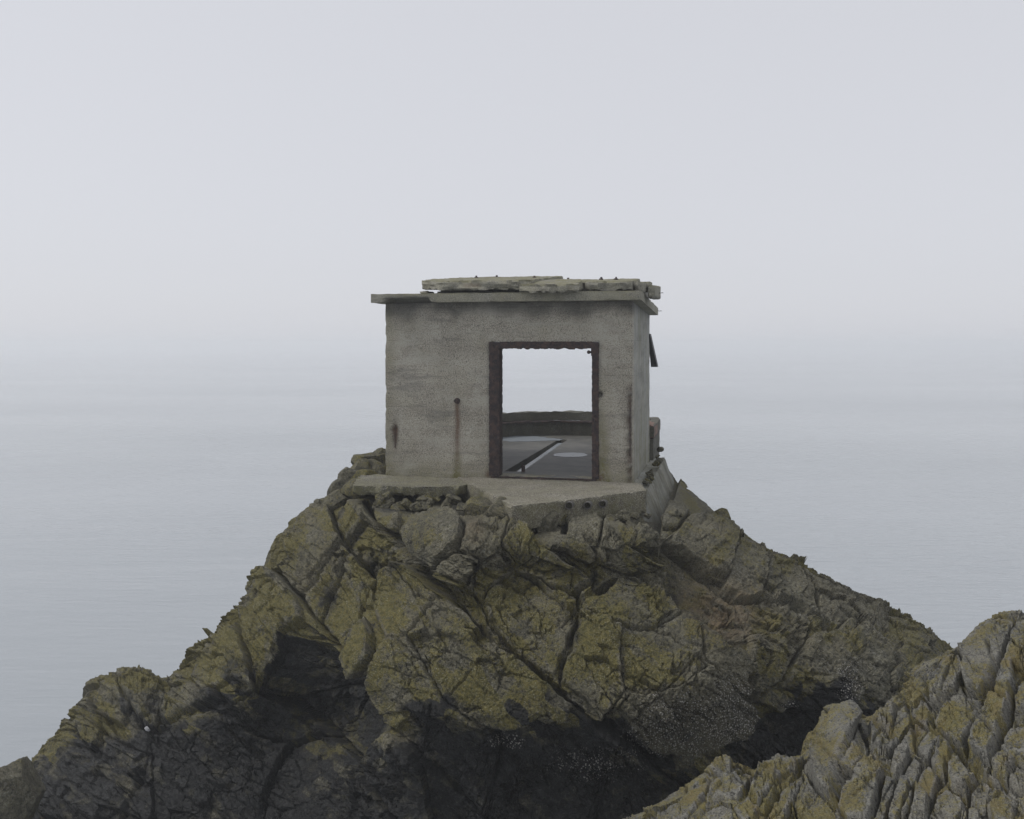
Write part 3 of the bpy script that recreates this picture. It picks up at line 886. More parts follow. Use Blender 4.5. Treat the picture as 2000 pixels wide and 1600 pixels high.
_z = lambda pts: [(527 + x / 2.047, 937 + y / 2.047) for x, y in pts]
CRAG_POLYS = [
    (_z([(65, 215), (110, 130), (195, 75), (250, 130), (300, 240), (255, 270), (230, 345), (120, 455), (40, 390), (0, 350), (50, 300)]), (4, 0.05, 0.03)),
    (_z([(265, 140), (330, 55), (395, 95), (360, 170), (300, 240), (255, 190)]), (4, 0.10, -0.05)),
    (_z([(395, 95), (480, 75), (530, 150), (500, 215), (430, 190), (370, 130)]), (8, 0.05, 0.05)),
    (_z([(300, 240), (370, 150), (430, 190), (500, 220), (520, 270), (440, 380), (400, 340), (340, 290)]), (-6, 0.10, 0.06)),
    (_z([(535, 215), (570, 150), (640, 120), (720, 125), (780, 180), (770, 230), (740, 300), (680, 365), (640, 345), (590, 310), (545, 260)]), (14, 0.03, 0.08)),
    (_z([(675, 355), (700, 310), (770, 295), (830, 310), (840, 350), (800, 390), (770, 440), (720, 430), (685, 395)]), (13, 0.0, 0.05)),
    (_z([(780, 180), (830, 140), (900, 130), (1000, 180), (930, 230), (925, 290), (840, 320), (770, 295), (745, 290), (775, 230)]), (5, 0.0, 0.06)),
    (_z([(840, 320), (925, 290), (970, 380), (880, 430), (850, 470), (790, 440), (800, 395)]), (2, 0.05, -0.05)),
    (_z([(930, 240), (1000, 190), (1040, 210), (1120, 260), (1200, 340), (1285, 430), (1230, 450), (1200, 460), (1130, 440), (1080, 400), (970, 380), (925, 300)]), (13, 0.06, -0.05)),
    (_z([(970, 380), (1080, 400), (1130, 445), (1220, 465), (1235, 540), (1200, 620), (1190, 690), (1130, 780), (1090, 760), (980, 680), (880, 560), (860, 470), (880, 430)]), (2, 0.06, -0.03)),
    (_z([(545, 300), (600, 320), (690, 400), (780, 445), (855, 475), (880, 560), (985, 690), (1130, 790), (1105, 790), (940, 690), (780, 520), (700, 450), (600, 350)]), (-15, -0.04, 0.02)),
    (_z([(440, 380), (530, 330), (610, 360), (720, 480), (640, 540), (560, 640), (470, 650), (430, 560), (405, 480)]), (14, 0.06, -0.04)),
    (_z([(720, 480), (780, 540), (930, 680), (1100, 800), (1210, 900), (1180, 960), (950, 1010), (860, 1000), (700, 880), (560, 640), (640, 540)]), (13, 0.05, -0.05)),
    (_z([(470, 650), (560, 640), (700, 880), (860, 1000), (560, 925), (450, 940), (385, 840), (400, 740), (440, 690)]), (13, 0.05, -0.04)),
    (_z([(350, 610), (400, 580), (425, 640), (415, 710), (370, 760), (335, 795), (305, 720), (310, 660)]), (18, 0.12, 0.02)),
    (_z([(125, 455), (235, 345), (310, 320), (240, 470), (190, 560)]), (7, 0.08, 0.03)),
    (_z([(310, 320), (340, 300), (440, 400), (400, 440), (370, 470), (375, 560), (265, 655), (200, 570), (240, 470)]), (2, 0.12, -0.02)),
    (_z([(1125, 250), (1190, 205), (1230, 215), (1300, 290), (1300, 320), (1270, 345), (1200, 310), (1140, 270)]), (9, 0.08, -0.10)),
    (_z([(1190, 150), (1280, 135), (1340, 180), (1305, 260), (1270, 240), (1200, 200)]), (8, 0.10, -0.16)),
    (_z([(1340, 180), (1360, 190), (1480, 290), (1580, 350), (1585, 450), (1560, 470), (1450, 390), (1330, 330), (1310, 290)]), (10, 0.06, -0.08)),
    (_z([(1310, 335), (1450, 392), (1345, 405), (1320, 450), (1290, 440), (1300, 350)]), (-4, 0.0, 0.05)),
    (_z([(1235, 455), (1320, 450), (1345, 405), (1450, 392), (1560, 470), (1640, 560), (1520, 610), (1400, 600), (1260, 560)]), (12, 0.05, -0.05)),
    (_z([(1640, 560), (1700, 580), (1920, 720), (1925, 860), (1860, 870), (1740, 760), (1600, 640), (1520, 610)]), (10, 0.05, -0.06)),
    (_z([(1240, 520), (1340, 560), (1400, 600), (1400, 720), (1420, 850), (1330, 960), (1260, 880), (1150, 800), (1160, 740), (1210, 690), (1215, 600)]), (7, 0.04, -0.03)),
    (_z([(1400, 600), (1520, 610), (1600, 640), (1740, 760), (1640, 830), (1500, 860), (1420, 850), (1400, 720)]), (4, 0.05, -0.04)),
    (_z([(1420, 850), (1500, 860), (1640, 830), (1740, 760), (1860, 870), (1940, 930), (1880, 1030), (1700, 1110), (1560, 1120), (1430, 1010), (1330, 960)]), (9, 0.04, -0.08)),
    (_z([(1600, 220), (1680, 150), (1780, 130), (1890, 220), (1870, 300), (1830, 380), (1740, 360), (1650, 300)]), (8, 0.04, 0.04)),
    (_z([(1530, 300), (1600, 240), (1650, 300), (1740, 360), (1830, 400), (1900, 470), (1950, 560), (1950, 640), (1870, 640), (1750, 570), (1640, 500), (1590, 440), (1580, 350)]), (-16, 0.06, 0.10)),
    (_z([(1350, 130), (1440, 120), (1560, 220), (1500, 260), (1450, 270), (1380, 210)]), (4, 0.08, -0.12)),
    ([(470, 1172), (520, 1106), (560, 1142), (590, 1170), (600, 1215), (555, 1230), (540, 1285), (507, 1340), (490, 1305), (482, 1275), (455, 1215)], (8, 0.10, 0.0)),
    ([(432, 1230), (455, 1215), (482, 1275), (490, 1305), (500, 1345), (455, 1330), (420, 1345), (395, 1350), (370, 1330), (395, 1268)], (5, 0.10, 0.04)),
    ([(350, 1310), (370, 1330), (395, 1350), (420, 1345), (430, 1362), (380, 1385), (330, 1410), (310, 1400), (322, 1360)], (10, 0.08, 0.06)),
    ([(555, 1232), (600, 1218), (640, 1248), (650, 1258), (676, 1300), (694, 1332), (716, 1348), (690, 1362), (640, 1352), (575, 1372), (510, 1345), (540, 1288)], (-18, -0.14, -0.08)),
    ([(575, 1372), (640, 1352), (690, 1362), (678, 1375), (665, 1402), (632, 1426), (580, 1390), (512, 1350)], (-26, 0.05, 0.10)),
    ([(690, 1362), (716, 1350), (742, 1402), (765, 1422), (735, 1452), (698, 1486), (662, 1450), (634, 1427), (668, 1402), (680, 1375)], (-16, 0.0, 0.06)),
    ([(228, 1312), (285, 1306), (332, 1318), (322, 1360), (308, 1400), (290, 1432), (262, 1390), (235, 1350)], (4, -0.10, 0.0)),
    ([(188, 1345), (228, 1312), (235, 1350), (262, 1390), (240, 1415), (200, 1400), (165, 1388)], (6, 0.08, 0.05)),
    ([(1440, 1050), (1492, 1068), (1500, 1100), (1495, 1130), (1490, 1165), (1460, 1172), (1417, 1147), (1427, 1100)], (6, 0.05, 0.03)),
    ([(1492, 1068), (1560, 1105), (1590, 1150), (1600, 1205), (1575, 1197), (1540, 1175), (1490, 1165), (1500, 1100)], (3, 0.02, 0.05)),
    ([(1560, 1105), (1650, 1150), (1690, 1190), (1700, 1235), (1655, 1212), (1632, 1232), (1600, 1205), (1590, 1150)], (0, -0.02, 0.06)),
    ([(1650, 1150), (1742, 1200), (1800, 1235), (1850, 1280), (1800, 1340), (1733, 1262), (1700, 1235), (1690, 1190)], (2, 0.0, 0.03)),
    ([(1482, 1237), (1520, 1232), (1560, 1260), (1562, 1270), (1550, 1285), (1517, 1337), (1492, 1355), (1470, 1385), (1468, 1300), (1464, 1240)], (8, 0.03, -0.04)),
    ([(1577, 1245), (1632, 1232), (1655, 1212), (1700, 1235), (1733, 1262), (1760, 1320), (1700, 1390), (1600, 1360), (1520, 1345), (1550, 1290), (1575, 1267)], (10, 0.0, -0.05)),
    ([(1440, 1170), (1460, 1172), (1490, 1165), (1540, 1175), (1575, 1197), (1585, 1215), (1577, 1245), (1520, 1232), (1482, 1237), (1464, 1240)], (-3, 0.02, 0.06)),
    ([(765, 1425), (790, 1440), (822, 1475), (850, 1530), (840, 1640), (690, 1640), (682, 1520), (700, 1485), (735, 1452)], (16, 0.06, 0.03)),
    ([(500, 1347), (575, 1387), (630, 1427), (570, 1445), (505, 1437), (442, 1380)], (-6, 0.0, 0.06)),
    ([(442, 1380), (505, 1437), (570, 1445), (555, 1462), (522, 1535), (500, 1640), (300, 1640), (290, 1450), (330, 1412), (400, 1387)], (0, 0.04, -0.02)),
    ([(570, 1445), (634, 1430), (697, 1487), (680, 1520), (690, 1640), (505, 1640), (524, 1535), (556, 1462)], (-8, 0.0, 0.03)),
    ([(822, 1475), (880, 1395), (960, 1430), (975, 1470), (962, 1530), (940, 1640), (850, 1640)], (2, 0.05, -0.05)),
    ([(975, 1430), (1062, 1400), (1150, 1410), (1212, 1440), (1205, 1480), (1150, 1640), (942, 1640), (962, 1530)], (-3, 0.04, -0.06)),
    ([(1212, 1442), (1275, 1500), (1340, 1542), (1430, 1610), (1430, 1640), (1152, 1640), (1205, 1482)], (-6, 0.03, -0.05)),
]
_t = lambda pts: [(1500 + x / 3.556, 1150 + y / 3.556) for x, y in pts]
_m = lambda pts: [(1200 + x / 4.0, 1200 + y / 4.0) for x, y in pts]
SPUR_POLYS = [
    (_t([(560, 800), (640, 900), (560, 1100), (500, 1260), (480, 1480), (340, 1400), (250, 1200), (330, 1030), (440, 860)]), (16, 0.12, 0.02)),
    (_t([(640, 900), (720, 1060), (620, 1220), (500, 1300), (480, 1480), (500, 1260), (560, 1100)]), (2, -0.55, 0.0)),
] + [(_t(p), None) for p in (
    [(720, 880), (830, 800), (890, 800), (870, 960), (840, 980), (760, 930)], [(890, 800), (930, 755), (1000, 800), (960, 880), (870, 960)],
    [(1010, 800), (1060, 740), (1130, 800), (1110, 900), (1090, 940), (990, 880)], [(700, 900), (840, 980), (920, 1040), (900, 1080), (820, 1110), (720, 1060)],
    [(910, 1030), (1000, 900), (1100, 940), (1010, 1090)], [(1020, 1090), (1120, 960), (1200, 1000), (1180, 1060), (1110, 1170)],
    [(1120, 1170), (1200, 1040), (1300, 1090), (1280, 1160), (1200, 1280)], [(1060, 740), (1110, 620), (1200, 500), (1250, 450), (1330, 450), (1360, 520), (1300, 700), (1150, 780), (1130, 800)],
    [(1330, 450), (1400, 370), (1530, 200), (1580, 160), (1650, 150), (1720, 200), (1690, 300), (1620, 470), (1560, 620), (1480, 760), (1400, 720), (1340, 600), (1360, 520)],
    [(1150, 780), (1300, 700), (1400, 720), (1480, 760), (1430, 870), (1380, 1000), (1340, 1080), (1210, 1000), (1130, 900)],
    [(1560, 620), (1690, 640), (1680, 800), (1590, 1040), (1530, 1190), (1440, 1130), (1380, 1060), (1430, 870), (1480, 760)],
    [(1720, 200), (1800, 210), (1900, 300), (1900, 480), (1700, 500), (1700, 640), (1560, 620), (1690, 300)], [(1700, 640), (1800, 600), (1900, 620), (1900, 830), (1680, 830)],
    [(1680, 960), (1800, 950), (1900, 960), (1900, 1150), (1640, 1120), (1590, 1060)], [(1240, 1180), (1310, 1140), (1400, 1250), (1460, 1300), (1370, 1410), (1250, 1330)],
    [(870, 1110), (960, 1060), (990, 1100), (920, 1290), (850, 1240)], [(990, 1110), (1070, 1170), (1010, 1340), (920, 1290)], [(1080, 1180), (1200, 1290), (1130, 1440), (1020, 1350)],
    [(620, 1230), (720, 1100), (810, 1240), (780, 1300), (740, 1480), (690, 1620), (480, 1620), (520, 1400)], [(800, 1270), (910, 1300), (840, 1480), (790, 1620), (720, 1620), (745, 1490)],
    [(920, 1300), (1010, 1350), (990, 1500), (930, 1620), (830, 1620), (850, 1480)], [(1020, 1350), (1120, 1440), (1100, 1620), (960, 1620), (1000, 1480)],
    [(1160, 1400), (1240, 1350), (1370, 1430), (1340, 1620), (1200, 1620), (1140, 1480)], [(1380, 1420), (1480, 1310), (1560, 1380), (1520, 1500), (1400, 1620), (1360, 1620)],
    [(1500, 1290), (1560, 1270), (1640, 1330), (1600, 1380)], [(1530, 1400), (1620, 1360), (1730, 1430), (1700, 1620), (1500, 1620)],
    [(1650, 1320), (1720, 1200), (1800, 1250), (1900, 1300), (1900, 1420), (1700, 1380)], [(1540, 1200), (1640, 1130), (1720, 1190), (1650, 1310), (1560, 1260)])
] + [(_m(p), None) for p in (
    [(600, 1290), (620, 1240), (690, 1210), (740, 1240), (700, 1290)], [(750, 1220), (790, 1130), (850, 1075), (930, 1120), (910, 1200), (860, 1240)],
    [(930, 1120), (1080, 1190), (1100, 1210), (1060, 1330), (950, 1290), (910, 1200)], [(1110, 1210), (1200, 1150), (1290, 1080), (1400, 1110), (1440, 1160), (1300, 1260), (1250, 1330), (1130, 1480), (1040, 1390)],
    [(150, 1590), (300, 1480), (440, 1400), (600, 1310), (740, 1260), (700, 1400), (560, 1640), (150, 1660)], [(760, 1270), (870, 1240), (1030, 1380), (960, 1440), (830, 1440), (700, 1520), (720, 1390)],
    [(700, 1530), (830, 1450), (920, 1470), (910, 1540), (1000, 1660), (600, 1660)], [(920, 1500), (1050, 1410), (1150, 1520), (1010, 1640)], [(1200, 1490), (1340, 1290), (1460, 1190), (1480, 1260), (1400, 1400), (1300, 1660), (1130, 1660)],
    [(1450, 1410), (1490, 1330), (1560, 1310), (1600, 1400), (1520, 1500)])]

# the long bedding joints are the widest and deepest
for _k in (0, 1, 2, 12, 16, 18, 19):
    CRACKS[_k] = (CRACKS[_k][0], CRACKS[_k][1] * 1.25, CRACKS[_k][2] * 1.7)

def crag_zone(A, B, H, sd, N, P):
    w = fbm(A / 70, B / 70, 3, 911)
    lich = 0.74 + 0.30 * w + 0.15 * fbm(A / 260, B / 260, 2, 915)
    lich = lich + 0.22 * blob(A, B, 480, 1180, 190, 150) + 0.18 * blob(A, B, 420, 1320, 110, 70)
    lich = lich - 0.30 * blob(A, B, 1290, 1100, 190, 110) - 0.30 * blob(A, B, 1040, 1010, 320, 45) - 0.25 * blob(A, B, 860, 1040, 90, 60)
    lich = lich + 0.15 * blob(A, B, 1180, 1270, 130, 90)
    bx = [-200, 60, 120, 190, 245, 300, 330, 380, 430, 500, 520, 545, 600, 650, 690, 730, 760, 800, 850, 880, 920, 960, 1000, 1060, 1125, 1165, 1210, 1280, 1330, 1420, 1480, 1540, 1600, 1680, 1760, 1850, 2200]
    by = [1500, 1480, 1430, 1395, 1400, 1390, 1415, 1385, 1360, 1352, 1380, 1400, 1420, 1430, 1420, 1405, 1430, 1395, 1378, 1385, 1415, 1425, 1405, 1397, 1392, 1412, 1432, 1490, 1500, 1470, 1400, 1365, 1350, 1390, 1395, 1370, 1400]
    _, id1, _ = facets(A, B, 105, 50, TH + 0.1, 207, 0, 0, 0, 1, 0.25)
    _, id2, _ = facets(A, B, 44, 24, TH - 0.15, 237, 0, 0, 0, 1, 0.25)
    r1, r2 = hash2(id1, id1 * 0, 3) - 0.5, hash2(id2, id2 * 0, 4) - 0.5
    lich = lich + 0.42 * r1 + 0.30 * r2
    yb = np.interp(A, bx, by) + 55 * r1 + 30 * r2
    dark = sstep(-34, 44, B - yb + 26 * w)  # black tidal foot, with shade of the steep base painted in
    hollow_shade = in_poly(A + 4 * w, B + 4 * w, [(549, 1238), (600, 1248), (648, 1256), (672, 1290), (690, 1328), (714, 1340), (722, 1370), (744, 1402), (700, 1490), (500, 1490), (507, 1342), (530, 1300)])  # shade under the overhang, painted into the rock colour
    dark = np.maximum(dark, 0.9 * hollow_shade)
    dark = dark * (1 - 0.28 * sstep(0.18, 0.32, r2 + 0.4 * w) - 0.14 * sstep(0.1, 0.4, r1))
    lich = lich * (1 - 0.65 * sstep(-10, 60, B - yb))
    dark = dark * (1 - 0.8 * blob(A, B, 765, 1440, 45, 22)) * (1 - 0.6 * blob(A, B, 240, 1420, 40, 26))
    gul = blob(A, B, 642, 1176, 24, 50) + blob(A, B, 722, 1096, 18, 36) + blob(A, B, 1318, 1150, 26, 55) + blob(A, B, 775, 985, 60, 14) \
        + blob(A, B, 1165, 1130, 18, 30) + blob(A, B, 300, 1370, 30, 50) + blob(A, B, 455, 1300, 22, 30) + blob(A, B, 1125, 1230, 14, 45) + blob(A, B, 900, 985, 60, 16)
    dark = np.clip(np.maximum(dark, 0.62 * np.clip(gul, 0, 1)), 0, 1)  # darker patches along the gullies and clefts
    barn = np.clip(1.1 * blob(A, B, 1320, 1415, 95, 62) + 1.0 * blob(A, B, 1430, 1375, 48, 60) + 1.0 * blob(A, B, 1650, 1335, 30, 45)
                   + 0.9 * blob(A, B, 1545, 1378, 26, 14) + 0.7 * blob(A, B, 985, 1455, 45, 22) + 0.6 * blob(A, B, 1150, 1500, 120, 50), 0, 1)
    dark = np.clip(dark + 0.5 * barn, 0, 1)
    lich = lich * (1 - barn)
    ochre = np.clip(blob(A, B, 1425, 1200, 60, 50) + 0.5 * blob(A, B, 1360, 1150, 40, 40) + 0.5 * blob(A, B, 925, 1040, 20, 25), 0, 1)
    return np.stack([np.clip(lich, 0, 1), dark, barn, ochre], -1)

STEP = 1.5
A, B, G, N, sd = rock_base(-200, 2060, 868, 1720, STEP, CTRL, SIL, [(2300, 1900), (-300, 1900)])
def clamp_top(A, B, P):
    """the summit under the building is cut flat"""
    lx = (P[:, 0] - BASE.x) * UX.x + (P[:, 1] - BASE.y) * UX.y
    ly = (P[:, 0] - BASE.x) * VX.x + (P[:, 1] - BASE.y) * VX.y
    m = (lx > -0.45) & (lx < 4.3) & (ly > -1.9)
    t = np.where(lx > 3.85, -2.28 - 0.75 * (lx - 3.85), -2.27)
    P[m, 2] = np.minimum(P[m, 2], EZ + t[m])
    # beside the footing the ground stays low
    m2 = (lx >= 4.3) & (ly > 0.4)
    P[m2, 2] = np.minimum(P[m2, 2], EZ - 2.45 - 0.35 * (lx[m2] - 4.3))
    m3 = (lx <= -0.45) & (ly > 1.6)
    P[m3, 2] = np.minimum(P[m3, 2], EZ - 2.1)
    return P
crag_cfg = dict(
    seed=7, theta=TH, base=tuple(at(1000, 1500, 11)), big=(210, 92), off0=5, tilt0=0.15, groove0=7, min_cells=320,
    offc=9, tiltc=0.13, rib=1.2, fbm=2.2, grit=1.2, clamp=clamp_top, polys=CRAG_POLYS, relief=1.30, line=1.1, rough=lambda a, b: np.maximum(0.50 * sstep(1430, 1520, a), 0.45 * sstep(620, 520, a)), gap=5, bevel=(4.5, 4.5), calm=lambda a, b: 0.35 + 0.65 * sstep(1000, 1070, b),
    sets=[(90, 40, 0.1, 4.5, 0.22, 7.5, 0.9, 200), (44, 21, -0.1, 2.6, 0.30, 5.5, 0.8, 230), (21, 10, 0.2, 1.2, 0.32, 2.2, 0.8, 260)],
    recess=[([(549, 1238), (600, 1248), (648, 1256), (672, 1290), (690, 1328), (714, 1340), (722, 1370), (744, 1402), (700, 1480), (640, 1440), (560, 1380), (507, 1342), (530, 1300)], 16, 8),
            ([(760, 1428), (800, 1400), (900, 1412), (1000, 1415), (1130, 1398), (1200, 1440), (1270, 1500), (1340, 1545), (1400, 1660), (900, 1660), (820, 1480)], 12, 20),
            ([(1480, 1400), (1560, 1380), (1640, 1400), (1700, 1420), (1700, 1520), (1480, 1520)], 28, 14)],
    bulge=[(640, 1240, 40, 40, 8), (790, 1450, 40, 30, 14)],
    ledges=[(CRACKS[0][0], 6, 40, 10, 30), (CRACKS[1][0], 6, 40, 12, 30), (CRACKS[2][0], 7, 60, 8, 26), (CRACKS[12][0], 8, 50, 16, 30),
            (CRACKS[16][0][2:9], 8, 40, 16, 34), (CRACKS[18][0][2:10], 10, 50, 22, 40)],
    seen=lambda a, b: (b < 1640) & (a > -40) & (a < 1980))
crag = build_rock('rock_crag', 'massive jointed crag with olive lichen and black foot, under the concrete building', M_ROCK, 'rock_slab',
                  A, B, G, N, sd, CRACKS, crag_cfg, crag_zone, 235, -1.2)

# ------------------------------------------------------------------ near rock, lower right
SIL2 = [(1110, 1770, 4.6), (1200, 1660, 4.9), (1262, 1602, 5.0), (1322, 1562, 5.2), (1378, 1524, 5.35), (1422, 1486, 5.5), (1480, 1510, 5.5), (1552, 1480, 5.6), (1588, 1490, 5.6),
        (1618, 1404, 5.8), (1656, 1376, 5.9), (1702, 1402, 6.0), (1768, 1366, 6.2), (1800, 1314, 6.4), (1830, 1276, 6.6), (1872, 1268, 6.7),
        (1920, 1214, 6.8), (1972, 1198, 6.85), (2030, 1200, 6.8), (2120, 1150, 6.7), (2260, 1110, 6.5), (2420, 1100, 6.2), (2600, 1120, 5.9)]
CTRL2 = [(1330, 1600, 4.85), (1420, 1530, 5.1), (1500, 1545, 4.95), (1600, 1600, 4.5), (1600, 1520, 5.1), (1650, 1440, 5.35), (1720, 1460, 5.25), (1800, 1600, 4.25), (1800, 1440, 5.45),
         (1850, 1360, 5.9), (1920, 1280, 6.3), (2000, 1600, 4.1), (2000, 1450, 5.0), (2000, 1300, 5.9), (1400, 1640, 4.5), (1300, 1800, 3.8), (1700, 1800, 3.4), (2100, 1800, 3.2), (2200, 1400, 5.0), (2200, 1600, 4.0), (2450, 1400, 4.7), (2450, 1600, 3.9), (2500, 1800, 3.2), (2450, 1200, 5.7)]
CRACKS2 = [
    ([(1990, 1200), (1978, 1231), (1961, 1271), (1947, 1307), (1933, 1344), (1905, 1389), (1891, 1425), (1880, 1451), (1868, 1480)], 4.5, 18),
    ([(2040, 1270), (1990, 1310), (1978, 1330), (1975, 1375), (1960, 1410), (1947, 1442), (1930, 1485), (1918, 1530)], 4.5, 16),
    ([(1697, 1405), (1722, 1425), (1759, 1442), (1784, 1456), (1812, 1482), (1840, 1510), (1862, 1530), (1885, 1549), (1920, 1580), (1960, 1640)], 5, 20),
    ([(1784, 1420), (1810, 1418), (1837, 1431), (1863, 1454), (1899, 1470), (1930, 1507), (1961, 1518), (2000, 1540), (2050, 1560)], 5, 20),
    ([(1656, 1376), (1624, 1392), (1607, 1420), (1570, 1487), (1596, 1544), (1626, 1566), (1640, 1515), (1671, 1493), (1697, 1459), (1722, 1425)], 4.5, 18),
    ([(1784, 1456), (1770, 1485), (1756, 1510), (1736, 1572), (1720, 1640)], 4, 13),
    ([(1812, 1482), (1795, 1505), (1781, 1527), (1760, 1590), (1750, 1640)], 4.5, 15),
    ([(1697, 1459), (1725, 1507), (1708, 1572), (1690, 1640)], 4, 12),
    ([(1863, 1454), (1850, 1485), (1837, 1510)], 5, 14),
    ([(1475, 1507), (1460, 1537), (1477, 1570), (1495, 1580), (1530, 1640)], 4.5, 15),
    ([(1565, 1492), (1535, 1522), (1520, 1540), (1500, 1575), (1480, 1640)], 4.5, 15),
    ([(1480, 1502), (1520, 1500), (1565, 1492), (1590, 1484)], 4, 12),
    ([(1418, 1500), (1400, 1540), (1380, 1570), (1340, 1620)], 4, 10),
    ([(1380, 1514), (1418, 1500), (1475, 1507)], 4, 12),
    ([(1596, 1544), (1570, 1570), (1540, 1640)], 4.5, 14),
    ([(1626, 1566), (1650, 1600), (1660, 1640)], 4, 14),
    ([(1768, 1366), (1784, 1420), (1784, 1456)], 4, 13),
    ([(1800, 1314), (1812, 1360), (1810, 1418)], 3.5, 12),
    ([(1872, 1268), (1850, 1320), (1830, 1370), (1812, 1410)], 3, 9),
    ([(1930, 1260), (1947, 1307)], 3, 9),
    ([(1933, 1344), (1975, 1375), (2010, 1380)], 4, 12),
    ([(1905, 1389), (1947, 1442), (1990, 1455)], 3, 9),
    ([(1885, 1549), (1905, 1520), (1930, 1507)], 4.5, 14),
    ([(1920, 1580), (1950, 1550), (1961, 1518)], 4.5, 14),
    ([(1840, 1510), (1815, 1560), (1800, 1640)], 4, 14),
    ([(1885, 1549), (1870, 1590), (1860, 1640)], 4, 14),
    ([(1657, 1376), (1690, 1430), (1697, 1459)], 3, 8),
]
def near_zone(A, B, H, sd, N, P):
    w = fbm(A / 60, B / 60, 3, 411)
    lich = 0.70 + 0.30 * w + 0.16 * blob(A, B, 1450, 1560, 160, 60) + 0.18 * blob(A, B, 1870, 1400, 90, 60)
    z = np.zeros(A.shape)
    return np.stack([np.clip(lich, 0, 1), z, z, np.clip(0.5 * w, 0, 0.35)], -1)
A, B, G, N, sd = rock_base(1120, 2440, 1060, 1760, STEP, CTRL2, SIL2, [(2700, 1900), (1050, 1900)], back=0.62, low=-6.5)
near_cfg = dict(
    seed=23, theta=math.radians(42), base=tuple(at(1700, 1600, 4.6)), big=(140, 74), off0=7, tilt0=0.20, groove0=14, min_cells=200,
    offc=11, tiltc=0.20, polys=SPUR_POLYS, gap=11, bevel=(5, 4.5), rib=0.7, fbm=1.8, grit=1.1, cw=0.8,
    sets=[(84, 50, 1.25, 3.0, 0.06, 9.0, 0.7, 200), (40, 26, 0.05, 2.4, 0.14, 6.0, 0.6, 230), (18, 12, 0.3, 1.1, 0.28, 2.4, 0.8, 260)],
    recess=[([(1870, 1458), (1900, 1470), (1926, 1508), (1905, 1520), (1872, 1490)], 60, 16), ([(1974, 1388), (2010, 1386), (2010, 1420), (1980, 1424)], 50, 14),
            ([(1636, 1500), (1668, 1495), (1655, 1540), (1626, 1566)], 40, 12), ([(1540, 1560), (1575, 1565), (1560, 1600), (1530, 1600)], 45, 14)],
    seen=lambda a, b: (b < 1640) & (a < 2060))
near = build_rock('rock_spur', 'pale grey fractured rock spur with yellow lichen in the near lower corner', M_NEAR, 'rock_block',
                  A, B, G, N, sd, CRACKS2, near_cfg, near_zone, 230, -1.2)

# ================================================================== the concrete building
def local(w):
    d = w - BASE
    return Vector((d.dot(UX), d.dot(VX), d.z))
def on_front(px, py, v0=0.0):
    """photo pixel -> (u, z) on the wall plane v = v0"""
    r = at(px, py, 1.0) - Vector((0, 0, EZ))
    o = Vector((0, 0, EZ))
    t = (v0 - local(o).y) / (r.dot(VX))
    p = local(o + r * t)
    return p.x, p.z
def on_floor(px, py, z0=0.0):
    r = at(px, py, 1.0) - Vector((0, 0, EZ))
    t = (BASE.z + z0 - EZ) / r.z
    p = local(Vector((0, 0, EZ)) + r * t)
    return p.x, p.y

post = empty('concrete_building', BASE, BANG)
tag(post, 'ruined grey concrete building with an open doorway on top of the crag', 'building')

def grid_solid(us, zs, mask, ys, plane='uz'):
    """solid made from a masked grid of cells, pulled through ys"""
    nu, nz, ny = len(us), len(zs), len(ys)
    vid = {}
    V, Q = [], []
    def vtx(i, j, k):
        key = (i, j, k)
        if key not in vid:
            vid[key] = len(V)
            V.append((us[i], ys[k], zs[j]))
        return vid[key]
    m = mask
    for i in range(nu - 1):
        for j in range(nz - 1):
            if not m[i, j]:
                continue
            Q.append((vtx(i, j, 0), vtx(i + 1, j, 0), vtx(i + 1, j + 1, 0), vtx(i, j + 1, 0)))
            Q.append((vtx(i, j, ny - 1), vtx(i, j + 1, ny - 1), vtx(i + 1, j + 1, ny - 1), vtx(i + 1, j, ny - 1)))
            for k in range(ny - 1):
                if i == 0 or not m[i - 1, j]:
                    Q.append((vtx(i, j, k), vtx(i, j + 1, k), vtx(i, j + 1, k + 1), vtx(i, j, k + 1)))
                if i == nu - 2 or not m[i + 1, j]:
                    Q.append((vtx(i + 1, j, k), vtx(i + 1, j, k + 1), vtx(i + 1, j + 1, k + 1), vtx(i + 1, j + 1, k)))
                if j == 0 or not m[i, j - 1]:
                    Q.append((vtx(i, j, k), vtx(i, j, k + 1), vtx(i + 1, j, k + 1), vtx(i + 1, j, k)))
                if j == nz - 2 or not m[i, j + 1]:
                    Q.append((vtx(i, j + 1, k), vtx(i + 1, j + 1, k), vtx(i + 1, j + 1, k + 1), vtx(i, j + 1, k + 1)))
    V = np.array(V, float); Q = np.array(Q, int)
    if plane == 'uv':                      # swap so that the grid lies flat and ys is height
        V = V[:, [0, 2, 1]]
        Q = Q[:, ::-1]
    return V, Q

def vnormals(V, Q):
    n = np.cross(V[Q[:, 2]] - V[Q[:, 0]], V[Q[:, 3]] - V[Q[:, 1]])
    n /= np.linalg.norm(n, axis=1)[:, None] + 1e-12
    N = np.zeros_like(V); S = np.zeros(len(V)); C = np.zeros(len(V))
    for k in range(4):
        np.add.at(N, Q[:, k], n); np.add.at(C, Q[:, k], 1)
    l = np.linalg.norm(N, axis=1)
    edge = 1 - l / np.maximum(C, 1)        # 0 on flats, larger on arrises
    return N / (l[:, None] + 1e-12), edge

def n3(P, f, seed, o=3):
    return (fbm(P[:, 0] * f + P[:, 2] * f * 0.71, P[:, 1] * f - P[:, 2] * f * 0.63, o, seed)
            + fbm(P[:, 2] * f + 11.0, P[:, 0] * f * 0.8 + P[:, 1] * f * 0.7, o, seed + 3)) * 0.5

